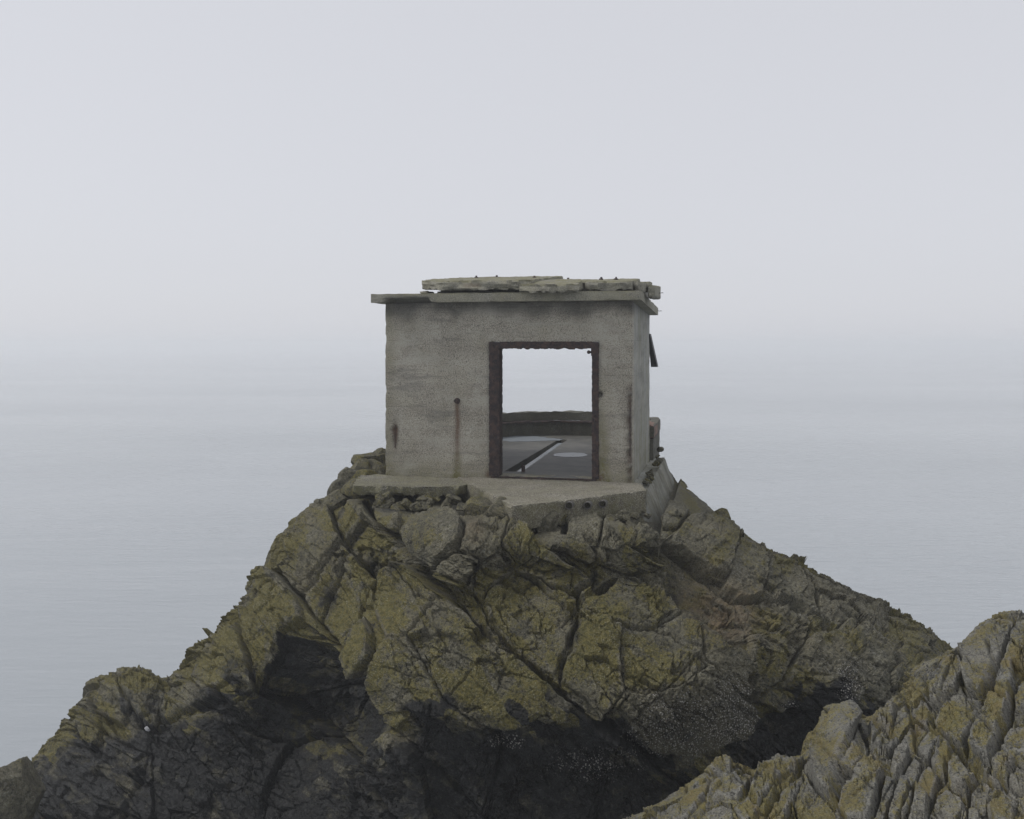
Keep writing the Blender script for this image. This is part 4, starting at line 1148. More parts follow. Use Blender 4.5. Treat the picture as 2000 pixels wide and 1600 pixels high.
def worn(V, Q, amp=0.004, chip=0.03, seed=1, f=3.0, fc=5.0):
    """uneven cast surface with chipped arrises"""
    N, e = vnormals(V, Q)
    d = amp * n3(V, f, seed) + amp * 0.5 * n3(V, f * 5, seed + 9)
    ch = np.clip(n3(V, fc, seed + 20, 4) * 1.6 + 0.15, 0, 1) * chip
    d = d - np.where(e > 0.1, ch, 0)
    return V + N * d[:, None]

def spaced(a, b, step):
    return np.linspace(a, b, max(2, int(round((b - a) / step)) + 1))

def slab_box(name, lo, hi, step, mat, parent, amp=0.004, chip=0.02, seed=1, stain=None, shift=None, sharp=40):
    us, zs, ys = spaced(lo[0], hi[0], step), spaced(lo[2], hi[2], step), spaced(lo[1], hi[1], step)
    V, Q = grid_solid(us, zs, np.ones((len(us) - 1, len(zs) - 1), bool), ys)
    # faces in the middle of v are generated only on the rim, so the front and back stay flat sheets
    if shift is not None:
        V = shift(V)
    V = worn(V, Q, amp, chip, seed)
    at_ = {'stain': stain(V)} if stain else None
    return mesh_np(name, V, Q, mat, parent, True, at_, sharp)

def g1(x, c, w):
    return np.exp(-((x - c) / w) ** 2)

# ---- front wall with the doorway
dl, dtop = on_front(957, 668)
dr, _ = on_front(1168, 667)
us = np.unique(np.concatenate([spaced(0, dl, 0.025), spaced(dl, dr, 0.05), spaced(dr, BW, 0.022)]))
zs = np.unique(np.concatenate([spaced(-0.45, 0, 0.03), spaced(0, dtop, 0.025), spaced(dtop, BH, 0.025)]))
uc, zc = (us[:-1] + us[1:]) / 2, (zs[:-1] + zs[1:]) / 2
mask = ~((uc[:, None] > dl) & (uc[:, None] < dr) & (zc[None, :] > 0) & (zc[None, :] < dtop))
V, Q = grid_solid(us, zs, mask, spaced(0, WT, 0.05))
bu, bz = on_front(893, 783)
hu, hz = on_front(1170, 771)
ru, rz = on_front(772, 850)
front0 = V[:, 1] < 0.02
N_, e_ = vnormals(V, Q)
d = 0.004 * n3(V, 2.0, 41) + 0.003 * n3(V, 9.0, 42)
# chipped arrises, the burst right-hand corner, the rusty pocket on the left and the bolt hole by the frame
ch = np.clip(n3(V, 6.0, 44, 4) * 1.6, 0, 1) * 0.02
d -= np.where(e_ > 0.1, ch, 0)
cn = np.clip(fbm(V[:, 2] * 7, V[:, 0] * 5, 3, 47) + 0.55, 0, 1.3)
corner = g1(V[:, 0], BW - 0.02, 0.055) * sstep(1.42, 1.25, V[:, 2]) * sstep(-0.1, 0.05, V[:, 2]) * front0
d -= 0.06 * corner * cn
pocket = (g1(V[:, 0], ru, 0.035) * g1(V[:, 2], rz, 0.17) + 0.7 * g1(V[:, 0], ru - 0.01, 0.055) * g1(V[:, 2], rz + 0.08, 0.05)) * front0
d -= 0.03 * pocket * np.clip(cn, 0.3, 1)
hole = g1(V[:, 0], hu + 0.01, 0.035) * g1(V[:, 2], hz, 0.035) * front0
d -= 0.10 * hole
V = V + N_ * d[:, None]
nz_ = fbm(V[:, 0] * 2.2, V[:, 2] * 1.6, 3, 61)
under = V[:, 2] < bz
streak = g1(V[:, 0] + 0.012 * fbm(V[:, 2] * 3, V[:, 2] * 0, 2, 63), bu, 0.040) * under * sstep(-0.1, 0.7, V[:, 2]) * front0
rust = np.clip(0.95 * streak + 0.95 * corner * cn + 0.9 * pocket + 0.9 * g1(V[:, 0], dr + 0.03, 0.05) * g1(V[:, 2], 0.02, 0.05) + 0.9 * g1(V[:, 0], dl - 0.03, 0.05) * g1(V[:, 2], 0.02, 0.05), 0, 1)
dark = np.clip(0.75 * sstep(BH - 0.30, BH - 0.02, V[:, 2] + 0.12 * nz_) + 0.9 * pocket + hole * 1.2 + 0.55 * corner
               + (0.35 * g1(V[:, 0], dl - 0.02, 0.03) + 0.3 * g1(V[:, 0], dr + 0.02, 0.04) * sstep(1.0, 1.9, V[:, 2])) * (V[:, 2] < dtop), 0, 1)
moss = np.clip(0.55 * sstep(0.35, -0.05, V[:, 2] + 0.2 * nz_) + 0.8 * g1(V[:, 0], dr + 0.08, 0.09) * sstep(1.25, 0.5, V[:, 2]) + 0.55 * streak * sstep(0.6, 0.2, V[:, 2])
               + 0.25 * nz_ + 0.35 * g1(V[:, 0], 0.05, 0.10) + 0.8 * g1(V[:, 0], bu, 0.06) * sstep(0.42, 0.2, V[:, 2]), 0, 1)
pale = np.clip(0.45 * fbm(V[:, 0] * 1.4 + 3, V[:, 2] * 1.7, 3, 66) + 0.35 * g1(V[:, 0], dl - 0.22, 0.2) * g1(V[:, 2], 0.9, 0.6) + 0.5 * g1(V[:, 0], dr + 0.3, 0.14) * g1(V[:, 2], 0.5, 0.5), 0, 1)
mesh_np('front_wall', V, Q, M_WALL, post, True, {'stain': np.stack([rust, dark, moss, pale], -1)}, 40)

# ---- side walls, a beam over the open seaward side
def side_stain(V):
    nz = fbm(V[:, 1] * 1.5, V[:, 2] * 1.2, 3, 71)
    moss = np.clip(0.5 * fbm(V[:, 1] * 2.5, V[:, 2] * 0.7, 3, 72) + 0.35 * sstep(0.9, 0.0, V[:, 2]) + 0.1, 0, 1)
    dark = np.clip(0.5 * sstep(BH - 0.25, BH, V[:, 2]) + 0.2 * nz, 0, 1)
    z = np.zeros(len(V))
    return np.stack([z, dark, moss, np.clip(0.4 * nz, 0, 1)], -1)
def swap_box(name, lo, hi, step, mat, stain=None, seed=1, chip=0.015, parent=None):
    """a slab whose fine grid faces +u"""
    ys, zs, us = spaced(lo[1], hi[1], step), spaced(lo[2], hi[2], step), spaced(lo[0], hi[0], step * 2)
    V, Q = grid_solid(ys, zs, np.ones((len(ys) - 1, len(zs) - 1), bool), us)
    V = V[:, [1, 0, 2]]; Q = Q[:, ::-1]
    V = worn(V, Q, 0.004, chip, seed)
    return mesh_np(name, V, Q, mat, parent or post, True, {'stain': stain(V)} if stain else None, 40)
swap_box('side_wall', (BW - WT, WT + 0.003, -0.45), (BW - 0.004, BL, BH - 0.004), 0.045, M_SIDE, side_stain, 75)
swap_box('side_wall', (0.004, WT + 0.003, -0.45), (WT, BL, BH - 0.004), 0.07, M_SIDE, side_stain, 76)
slab_box('rear_beam', (WT + 0.003, BL - 0.30, 2.28), (BW - WT - 0.003, BL - 0.004, BH - 0.006), 0.1, M_SIDE, post, seed=77, stain=side_stain)

# ---- roof slab with its projecting edge
def roof_shift(V):
    V = V.copy()
    V[:, 2] -= 0.105 * np.clip(V[:, 1] / BL, 0, 1) * sstep(BW * 0.55, BW, V[:, 0])
    # the under edge is broken away on the left
    u0, _ = on_front(752, 590); u1, _ = on_front(848, 590)
    n = fbm(V[:, 0] * 6, V[:, 0] * 0 + 3, 3, 81)
    m = sstep(u0, u0 + 0.12, V[:, 0]) * sstep(u1 + 0.02, u1 - 0.05, V[:, 0]) * (V[:, 2] < BH + 0.05) * (V[:, 1] < 0.02)
    V[:, 2] += m * (0.055 + 0.02 * n)
    V[:, 1] += m * (0.03 + 0.02 * n) * (V[:, 1] < -0.15)
    return V
def roof_stain(V):
    n = fbm(V[:, 0] * 2, V[:, 1] * 2, 3, 83)
    moss = np.clip(0.25 + 0.3 * n + 0.35 * (V[:, 2] > BH + 0.12), 0, 1)
    u0, _ = on_front(752, 590); u1, _ = on_front(848, 590)
    dk = sstep(u0, u0 + 0.1, V[:, 0]) * sstep(u1, u1 - 0.05, V[:, 0]) * (V[:, 2] < BH + 0.08) * 0.7
    z = np.zeros(len(V))
    return np.stack([z, np.clip(dk, 0, 1), moss, np.clip(0.3 * n, 0, 1)], -1)
us, zs, ys = spaced(-0.16, BW + 0.14, 0.05), spaced(-0.20, BL + 0.12, 0.06), spaced(BH, BH + 0.135, 0.034)
V, Q = grid_solid(us, zs, np.ones((len(us) - 1, len(zs) - 1), bool), ys, 'uv')
V = roof_shift(V)
V = worn(V, Q, 0.004, 0.014, 85)
mesh_np('roof_slab', V, Q, M_ROOF, post, True, {'stain': roof_stain(V)}, 40)

# ---- broken screed slabs lying on the roof
def snap_outline(V, Q, plan, step):
    N, e = vnormals(V, Q)
    side = np.zeros(len(V), bool)
    n = np.cross(V[Q[:, 2]] - V[Q[:, 0]], V[Q[:, 3]] - V[Q[:, 1]])
    fs = np.abs(n[:, 2]) < 0.3 * np.linalg.norm(n, axis=1)
    side[Q[fs].ravel()] = True
    best = np.full(side.sum(), 1e9); bp = V[side][:, :2].copy(); P = V[side][:, :2]
    pl = list(plan) + [plan[0]]
    for p, q in zip(pl[:-1], pl[1:]):
        p, q = np.array(p), np.array(q); d = q - p
        t = np.clip(((P - p) @ d) / max(d @ d, 1e-9), 0, 1)
        c = p + t[:, None] * d
        dd = np.hypot(*(P - c).T)
        m = dd < best
        best = np.where(m, dd, best); bp[m] = c[m]
    ok = best < 2.0 * step
    P = np.where(ok[:, None], bp, P)
    V = V.copy(); V[side, :2] = P
    return V

def broken_slab(name, plan, zf, slope, th, seed, cross=0.0, notch=None):
    """plan: outline in (u, v), counter-clockwise seen from above; tilts up to the back"""
    us = spaced(min(p[0] for p in plan), max(p[0] for p in plan), 0.035)
    vs_ = spaced(min(p[1] for p in plan), max(p[1] for p in plan), 0.05)
    uc = (us[:-1] + us[1:]) / 2; vc = (vs_[:-1] + vs_[1:]) / 2
    UU, VV = np.meshgrid(uc, vc, indexing='ij')
    m = in_poly(UU, VV, plan)
    V, Q = grid_solid(us, vs_, m, spaced(0, th, 0.03), 'uv')
    V = snap_outline(V, Q, plan, 0.05)
    # smooth the stepped outline towards the true one, then lay it at its slope
    N, e = vnormals(V, Q)
    t = V[:, 2] / th
    V = worn(V, Q, 0.014, 0.045, seed, fc=9.0)
    V[:, 2] += zf + slope * (V[:, 1] - plan[0][1]) + cross * (V[:, 0] - plan[0][0])
    V[:, 1] += 0.035 * fbm(V[:, 0] * 3.0, t * 2, 3, seed + 5)
    n = fbm(V[:, 0] * 3, V[:, 1] * 3, 3, seed + 8)
    st = np.stack([np.clip(0.5 * g1(t, 0.5, 0.25) * sstep(0.45, 0.8, n), 0, 1), np.clip(0.45 * (t < 0.2) + 0.3 * sstep(0.3, 0.7, -n), 0, 1),
                   np.clip(0.25 + 0.55 * sstep(0.8, 1.0, t) + 0.2 * n, 0, 1), np.clip(0.3 * n, 0, 1)], -1)
    return mesh_np(name, V, Q, M_ROOF, post, True, {'stain': st}, 35)
ZR = BH + 0.135
# bedding layer under the broken slabs
us, zs = spaced(0.80, 3.84, 0.08), spaced(0.10, 2.5, 0.08)
V, Q = grid_solid(us, zs, np.ones((len(us) - 1, len(zs) - 1), bool), spaced(0, 1, 0.34), 'uv')
V[:, 2] = ZR + 0.003 + V[:, 2] * (0.030 + 0.080 * (V[:, 1] + 0.05))
V = worn(V, Q, 0.004, 0.02, 299)
mesh_np('roof_bedding', V, Q, M_ROOF, post, True, {'stain': np.tile([0.0, 0.6, 0.2, 0.0], (len(V), 1))}, 40)
broken_slab('broken_slab', [(0.93, -0.17), (1.45, -0.20), (2.33, -0.20), (2.36, 2.4), (0.66, 2.5), (0.42, 1.1), (0.40, 0.62), (0.50, 0.26)], ZR + 0.040, 0.095, 0.145, 301, cross=-0.004)
broken_slab('broken_slab', [(2.14, -0.22), (2.30, -0.30), (2.44, -0.33), (2.66, -0.46), (2.90, -0.40), (3.07, -0.36), (3.02, -0.20), (3.06, 0.00), (2.95, 0.60), (2.30, 0.60)], ZR - 0.012, 0.14, 0.125, 302, cross=0.012)
broken_slab('broken_slab', [(3.11, 0.02), (3.18, -0.10), (3.30, -0.16), (3.55, -0.12), (3.80, -0.14), (3.77, 0.9), (3.70, 2.3), (2.40, 2.4), (2.38, 0.64), (3.0, 0.64)], ZR + 0.015, 0.085, 0.140, 303, cross=0.004)
broken_slab('broken_slab', [(3.815, 0.02), (3.93, 0.14), (3.975, 0.60), (3.96, 1.10), (3.79, 1.08)], ZR - 0.006, 0.045, 0.150, 304)
broken_slab('broken_slab', [(3.985, 0.36), (4.085, 0.46), (4.11, 1.30), (3.99, 1.35)], ZR - 0.085, 0.03, 0.20, 305)
broken_slab('broken_slab', [(3.62, 0.98), (3.96, 1.0), (3.95, 1.7), (3.72, 2.0)], ZR + 0.115, 0.05, 0.09, 306)
broken_slab('broken_slab', [(0.44, 0.30), (0.60, 0.26), (0.64, 0.5), (0.50, 0.6)], ZR + 0.004, 0.0, 0.06, 307)
broken_slab('broken_slab', [(0.50, 1.15), (0.74, 2.55), (0.50, 2.3)], ZR + 0.09, 0.06, 0.10, 308)

def stud(u, v, z, r=0.022, h=0.05, seed=0):
    bm = bmesh.new()
    bmesh.ops.create_cone(bm, cap_ends=True, segments=8, radius1=r, radius2=r * 0.7, depth=h)
    for vtx in bm.verts:
        vtx.co.x += random.uniform(-.3, .3) * r
        vtx.co.y += random.uniform(-.3, .3) * r
        vtx.co += Vector((u, v, z + h / 2 - 0.012))
    ring = bmesh.ops.create_cone(bm, cap_ends=True, segments=8, radius1=r * 1.9, radius2=r * 1.5, depth=h * 0.35)
    for vtx in ring['verts']:
        vtx.co += Vector((u, v, z + h * 0.1))
    return mesh_bm('roof_stud', bm, M_RUST, post)
random.seed(4)
for (pu, v, zz) in ((930, 2.0, None), (970, 2.1, None), (1044, 1.2, None), (1110, 1.9, None), (1174, 1.9, None), (1203, 1.6, None)):
    wv = 0.0
    # find u on the line v = const seen at that column
    r = at(pu, 540, 1.0) - Vector((0, 0, EZ)); o = Vector((0, 0, EZ))
    t = (v - local(o).y) / r.dot(VX)
    u = local(o + r * t).x
    if u < 2.37: z = ZR + 0.035 + 0.095 * (v + 0.16) + 0.145 - 0.004 * (u - 0.97)
    else: z = ZR + 0.012 + 0.085 * (v + 0.05) + 0.14 + 0.004 * (u - 3.09)
    stud(u, v, z)

# ---- rusted steel door frame
fr = empty('door_frame'); fr.parent = post
def ragged(name, lo, hi, seed, parent, step=0.02, amp=0.006, cut=None):
    us, zs, ys = spaced(lo[0], hi[0], step), spaced(lo[2], hi[2], step), spaced(lo[1], hi[1], 0.03)
    V, Q = grid_solid(us, zs, np.ones((len(us) - 1, len(zs) - 1), bool), ys)
    V = worn(V, Q, amp * 0.7, 0.012, seed, 22.0, 30.0)
    if cut is not None:
        V = cut(V)
    return mesh_np(name, V, Q, M_RUST, parent, True, None, 40)
il, _ = on_front(977, 700); ir, _ = on_front(1156, 700)
_, ib = on_front(1060, 681)
def cut_head(V):
    V = V.copy()
    m = V[:, 2] < ib + 0.02
    V[m, 2] += 0.018 * fbm(V[m, 0] * 16, V[m, 1] * 3, 3, 91)
    return V
ragged('jamb', (dl - 0.012, -0.018, 0.0), (il, 0.16, dtop - 0.004), 92, fr)
ragged('jamb', (ir, -0.016, 0.0), (dr + 0.012, 0.16, dtop - 0.004), 93, fr)
ragged('lintel_plate', (il - 0.003, -0.012, ib), (ir + 0.003, 0.15, dtop + 0.006), 94, fr, cut=cut_head)
# raised angle leg along the left jamb, flange bolts
ragged('flange', (il - 0.035, -0.034, 0.0), (il - 0.006, -0.020, ib), 95, fr, 0.03, 0.003)
for (pu, pz) in ((964, 676), (964, 745), (964, 800), (964, 850), (1162, 724), (1162, 812), (1162, 822), (1162, 880), (1162, 915)):
    u, z = on_front(pu, pz)
    bm = bmesh.new()
    bmesh.ops.create_cone(bm, cap_ends=True, segments=6, radius1=0.018, radius2=0.013, depth=0.02)
    for v in bm.verts:
        v.co = (v.co.x + u, -0.026 - v.co.z, v.co.y + z)
    mesh_bm('bolt', bm, M_RUST, fr)
lu, lz = on_front(1150, 688)
bm = bmesh.new()
bmesh.ops.create_cone(bm, cap_ends=True, segments=10, radius1=0.017, radius2=0.017, depth=0.05)
for v in bm.verts:
    v.co = (v.co.z + lu + 0.022, v.co.x + 0.05, v.co.y + lz)
r_ = bmesh.ops.create_icosphere(bm, subdivisions=2, radius=0.028)
for v in r_['verts']:
    v.co = (v.co.x + lu - 0.008, v.co.y + 0.05, v.co.z + lz)
r_ = bmesh.ops.create_cube(bm, size=1)
for v in r_['verts']:
    v.co = (v.co.x * 0.02 + ir - 0.006, v.co.y * 0.05 + 0.05, v.co.z * 0.11 + lz)
mesh_bm('latch_keep', bm, M_RUST, fr)
ragged('threshold', (dl + 0.02, -0.03, -0.03), (dr - 0.02, 0.10, -0.004), 96, fr, 0.05, 0.003)

# rusty bolt on the wall
bm = bmesh.new()
bmesh.ops.create_cone(bm, cap_ends=True, segments=14, radius1=0.047, radius2=0.042, depth=0.03)
r_ = bmesh.ops.create_cone(bm, cap_ends=True, segments=6, radius1=0.026, radius2=0.022, depth=0.06)
for v in bm.verts:
    v.co = (v.co.x + bu, -0.012 - v.co.z, v.co.y + bz)
mesh_bm('anchor_bolt', bm, M_RUST, post)

# exposed reinforcing bars
def rebar(p, q, r=0.007):
    p, q = Vector(p), Vector(q)
    bm = bmesh.new()
    n = 6
    ax = (q - p).normalized(); sd_ = ax.orthogonal().normalized(); td = ax.cross(sd_)
    rings = []
    for k in range(5):
        c = p.lerp(q, k / 4) + sd_ * random.uniform(-0.004, 0.004)
        rings.append([bm.verts.new(c + (sd_ * math.cos(2 * math.pi * i / n) + td * math.sin(2 * math.pi * i / n)) * r) for i in range(n)])
    for a_, b_ in zip(rings[:-1], rings[1:]):
        for i in range(n):
            bm.faces.new([a_[i], a_[(i + 1) % n], b_[(i + 1) % n], b_[i]])
    bm.faces.new(rings[0]); bm.faces.new(rings[-1])
    mesh_bm('rebar', bm, M_RUST, post, True, 50)
rebar((ru, -0.004, rz - 0.20), (ru + 0.01, -0.006, rz + 0.16))
rebar((BW - 0.035, -0.002, 0.35), (BW - 0.03, -0.004, 1.05))
rebar((BW + 0.13, BL + 0.02, BH - 0.03), (BW + 0.21, BL + 0.03, BH - 0.035), 0.005)
rebar((4.10, 1.0, BH + 0.16), (4.17, 1.0, BH + 0.165), 0.005)

# steel plate hanging out from the rear corner
w0 = local(at(1267, 652, 16.35)); w1 = local(at(1277.5, 717, 16.5))
bm = bmesh.new()
dirv = (w1 - w0); side = Vector((0.055, 0.0, 0.0)); th_ = Vector((0.0, 0.30, 0.0))
c = []
for k, wd in ((0, 0.35), (1, 1.0)):
    p = w0 + dirv * k
    for a_, b_ in ((-1, 0), (1, 0), (1, 1), (-1, 1)):
        c.append(bm.verts.new(p + side * a_ * wd + th_ * b_))
for f_ in ((0, 1, 2, 3), (7, 6, 5, 4), (0, 4, 5, 1), (1, 5, 6, 2), (2, 6, 7, 3), (3, 7, 4, 0)):
    bm.faces.new([c[i] for i in f_])
mesh_bm('hanging_plate', bm, M_STEEL_DARK, post)

# ---- floor with a drain channel, and the curved seaward parapet
PR = BW / 2 + 0.06                    # parapet radius on its outer face
PV = BL + 1.55                        # where the curve springs
def outline(r, v0, n=40):
    pts = [(BW / 2 + r, v0)]
    for k in range(n + 1):
        a_ = math.pi * k / n
        pts.append((BW / 2 + r * math.cos(a_), PV + r * math.sin(a_)))
    pts.append((BW / 2 - r, v0))
    return pts
chan = [on_floor(985, 921), on_floor(1020, 921), on_floor(1108, 859), on_floor(1093, 857)]
outer = [(WT, 0.0), (BW - WT, 0.0)] + [(BW - WT, BL)] + outline(PR - 0.2, BL) + [(WT, BL)]
bm = bmesh.new()
polys = [[Vector((x, y, 0)) for x, y in outer], [Vector((x, y, 0)) for x, y in chan]]
flat = [p for pl in polys for p in pl]
vs2 = [bm.verts.new(p) for p in flat]
for tri in tessellate_polygon(polys):
    try: bm.faces.new([vs2[i] for i in tri])
    except ValueError: pass
for f_ in bm.faces:
    f_.normal_update()
    if f_.normal.z < 0: f_.normal_flip()
nb = len(outer)
low_ = [bm.verts.new(Vector((x, y, -0.10))) for x, y in chan]
for k in range(4):
    bm.faces.new([vs2[nb + k], vs2[nb + (k + 1) % 4], low_[(k + 1) % 4], low_[k]])
bm.faces.new(low_)
me = bpy.data.meshes.new('floor'); bm.to_mesh(me); bm.free(); me.materials.append(M_FLOOR)
at_ = me.attributes.new('stain', 'FLOAT_COLOR', 'POINT')
at_.data.foreach_set('color', np.tile(np.array([0, 0, 0.12, 0], np.float32), len(me.vertices)))
fl = bpy.data.objects.new('floor', me); COL.objects.link(fl); fl.parent = post

def ring_wall(name, r_in, r_out, z0, z1, mat, parent, seed, amp=0.01, n=110, v0=BL + 0.003, jag=0.0, flute=0.0):
    """curved wall: straight returns and a half-round end"""
    def path(r):
        pts = outline(r, v0, 64)
        P_ = np.array(pts)
        L_ = np.concatenate([[0], np.cumsum(np.hypot(*(P_[1:] - P_[:-1]).T))])
        q_ = np.linspace(0, L_[-1], n)
        return np.stack([np.interp(q_, L_, P_[:, 0]), np.interp(q_, L_, P_[:, 1])], 1)
    pi, po = path(r_in), path(r_out)
    nz = max(3, int((z1 - z0) / 0.05))
    prof = [(0, z) for z in np.linspace(z0, z1, nz)] + [(1, z) for z in np.linspace(z1, z0, nz)]
    V, Q = [], []
    m_ = len(prof)
    for i in range(n):
        for (s_, z) in prof:
            p = pi[i] * (1 - s_) + po[i] * s_
            top = sstep(z0 + (z1 - z0) * 0.6, z1, np.array(z))
            zz = z + jag * float(top) * float(fbm(np.array([i * 0.21]), np.array([s_ * 0.6 + seed]), 3, seed)[0])
            fl_ = flute * (1 - s_) * abs(math.sin(i * 0.55)) * (1 - float(top))
            q = p + (po[i] - pi[i]) / (np.linalg.norm(po[i] - pi[i]) + 1e-9) * fl_
            V.append((q[0], q[1], zz))
    for i in range(n - 1):
        for j in range(m_):
            a_, b_ = i * m_ + j, i * m_ + (j + 1) % m_
            Q.append((a_, b_, b_ + m_, a_ + m_))
    Q.append(tuple(range(0, 4)) if False else (0, nz - 1, nz, m_ - 1))
    e0 = (n - 1) * m_
    Q.append((e0, e0 + m_ - 1, e0 + nz, e0 + nz - 1))
    V = np.array(V); Q = np.array(Q)[:, ::-1]
    V = worn(V, Q, amp, 0.0, seed)
    nn = fbm(V[:, 0] * 2.5, V[:, 1] * 2.5 + V[:, 2], 3, seed + 1)
    st = np.stack([V[:, 2] * 0, np.clip(0.55 + 0.4 * nn, 0, 1), np.clip(0.45 + 0.5 * nn, 0, 1), V[:, 2] * 0], -1)
    return mesh_np(name, V, Q, mat, parent, True, {'stain': st}, 45)
par = ring_wall('parapet', PR - 0.30, PR, -1.6, 0.27, M_PARAPET, post, 501, 0.016, flute=0.06)
ring_wall('parapet_ledge', PR - 0.36, PR + 0.005, 0.275, 0.31, M_RUST, par, 502, 0.010, jag=0.02)
ring_wall('parapet_kerb', PR - 0.16, PR + 0.012, 0.315, 0.50, M_PARAPET, par, 503, 0.016, jag=0.03)
# red coping where the parapet meets the wall
bm = bmesh.new()
cv = []
for (u, v, z) in ((BW - 0.10, BL + 0.012, 0.50), (BW + 0.075, BL + 0.012, 0.44), (BW + 0.075, BL + 0.9, 0.42), (BW - 0.10, BL + 0.9, 0.48)):
    cv.append(bm.verts.new((u, v, z + 0.06)))
cl_ = [bm.verts.new((v.co.x, v.co.y, 0.30)) for v in cv]
bm.faces.new(cv); bm.faces.new(cl_[::-1])
for k in range(4):
    bm.faces.new([cv[k], cv[(k + 1) % 4], cl_[(k + 1) % 4], cl_[k]])
bmesh.ops.bevel(bm, geom=bm.edges[:], offset=0.012, segments=2, affect='EDGES')
mesh_bm('coping', bm, M_BRICK, par, True, 40)

# ---- puddles on the floor
def puddle(name, label, pts, z):
    bm = bmesh.new()
    f_ = bm.faces.new([bm.verts.new((x, y, 0)) for x, y in pts])
    f_.normal_update()
    if f_.normal.z < 0: f_.normal_flip()
    me = bpy.data.meshes.new(name); bm.to_mesh(me); bm.free(); me.materials.append(M_PUDDLE)
    o = bpy.data.objects.new(name, me); COL.objects.link(o)
    o.location = BASE + Vector((0, 0, z)); o.rotation_euler = (0, 0, BANG)
    return tag(o, label, 'puddle')
def wet_ring(px, py, rx, ry, seed, n=40, k=0.12):
    out = []
    for i in range(n):
        a_ = 2 * math.pi * i / n
        w = 1 + k * float(fbm(np.array([math.cos(a_) * 1.5 + seed]), np.array([math.sin(a_) * 1.5]), 3, seed)[0])
        out.append(on_floor(px + rx * w * math.cos(a_), py + ry * w * math.sin(a_)))
    return out
puddle('puddle', 'round puddle on the dark floor seen through the doorway', wet_ring(1115, 889, 36, 4.2, 5), 0.005)
puddle('puddle', 'long shallow puddle across the far floor inside the doorway', wet_ring(1022, 858, 66, 5.0, 9, 60, 0.3), 0.005)
cw = [on_floor(1003, 921), on_floor(1022, 921), on_floor(1102, 862), on_floor(1090, 862)]
puddle('puddle', 'narrow strip of water in the diagonal floor drain', [(a_[0], a_[1]) for a_ in cw], -0.035)

# small steel stub standing at the drain
su, sv = on_floor(1022, 921)
bm = bmesh.new()
bmesh.ops.create_cube(bm, size=1)
for v in bm.verts:
    v.co = (su + v.co.x * 0.05, sv + v.co.y * 0.05, 0.045 + v.co.z * 0.095)
bmesh.ops.bevel(bm, geom=bm.edges[:], offset=0.006, segments=1, affect='EDGES')
mesh_bm('drain_stub', bm, M_RUST, post)

# ================================================================== slabs round the building
def moss_stain(V, seed, top, m0=0.35, edge_dark=0.0):
    n = fbm(V[:, 0] * 2.3, V[:, 1] * 2.3 + V[:, 2], 3, seed)
    low = (V[:, 2] < top - 0.03)
    return np.stack([V[:, 2] * 0, np.clip(edge_dark * low + 0.25 * n, 0, 1), np.clip(m0 + 0.4 * n + 0.25 * low, 0, 1), np.clip(0.4 * n * ~low, 0, 1)], -1)

def poly_slab(name, label, plan, z0, z1, step, mat, seed, cat='slab', chip=0.05, tilt=(0, 0), edge_dark=0.0, m0=0.35, jag=0.03):
    us = spaced(min(p[0] for p in plan), max(p[0] for p in plan), step)
    vs_ = spaced(min(p[1] for p in plan), max(p[1] for p in plan), step)
    uc = (us[:-1] + us[1:]) / 2; vc = (vs_[:-1] + vs_[1:]) / 2
    UU, VV = np.meshgrid(uc, vc, indexing='ij')
    m = in_poly(UU, VV, plan)
    V, Q = grid_solid(us, vs_, m, spaced(z0, z1, 0.04), 'uv')
    V = snap_outline(V, Q, plan, step)
    V[:, :2] += jag * np.stack([fbm(V[:, 0] * 5, V[:, 1] * 5 + V[:, 2] * 6, 4, seed + 2), fbm(V[:, 0] * 5 + 9, V[:, 1] * 5 + V[:, 2] * 6, 4, seed + 3)], 1)
    V = worn(V, Q, 0.010, chip, seed, 3.0, 12.0)
    V[:, 2] += tilt[0] * (V[:, 0] - plan[0][0]) + tilt[1] * (V[:, 1] - plan[0][1])
    o = mesh_np(name, V, Q, mat, None, True, {'stain': moss_stain(V, seed, z1, m0, edge_dark)}, 40)
    o.location = BASE; o.rotation_euler = (0, 0, BANG)
    return tag(o, label, cat)

# low ledge in front of the left half
le = [on_floor(690, 948, -0.05), on_floor(800, 950, -0.05), on_floor(896, 950, -0.05)]
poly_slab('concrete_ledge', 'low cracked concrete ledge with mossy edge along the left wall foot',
          [le[0], le[1], le[2], (le[2][0] + 0.15, -0.006), (-0.05, -0.006), (-0.55, 0.35)], -0.19, -0.055, 0.04, M_LEDGE, 601, edge_dark=0.15, m0=0.45, tilt=(0, 0.01))
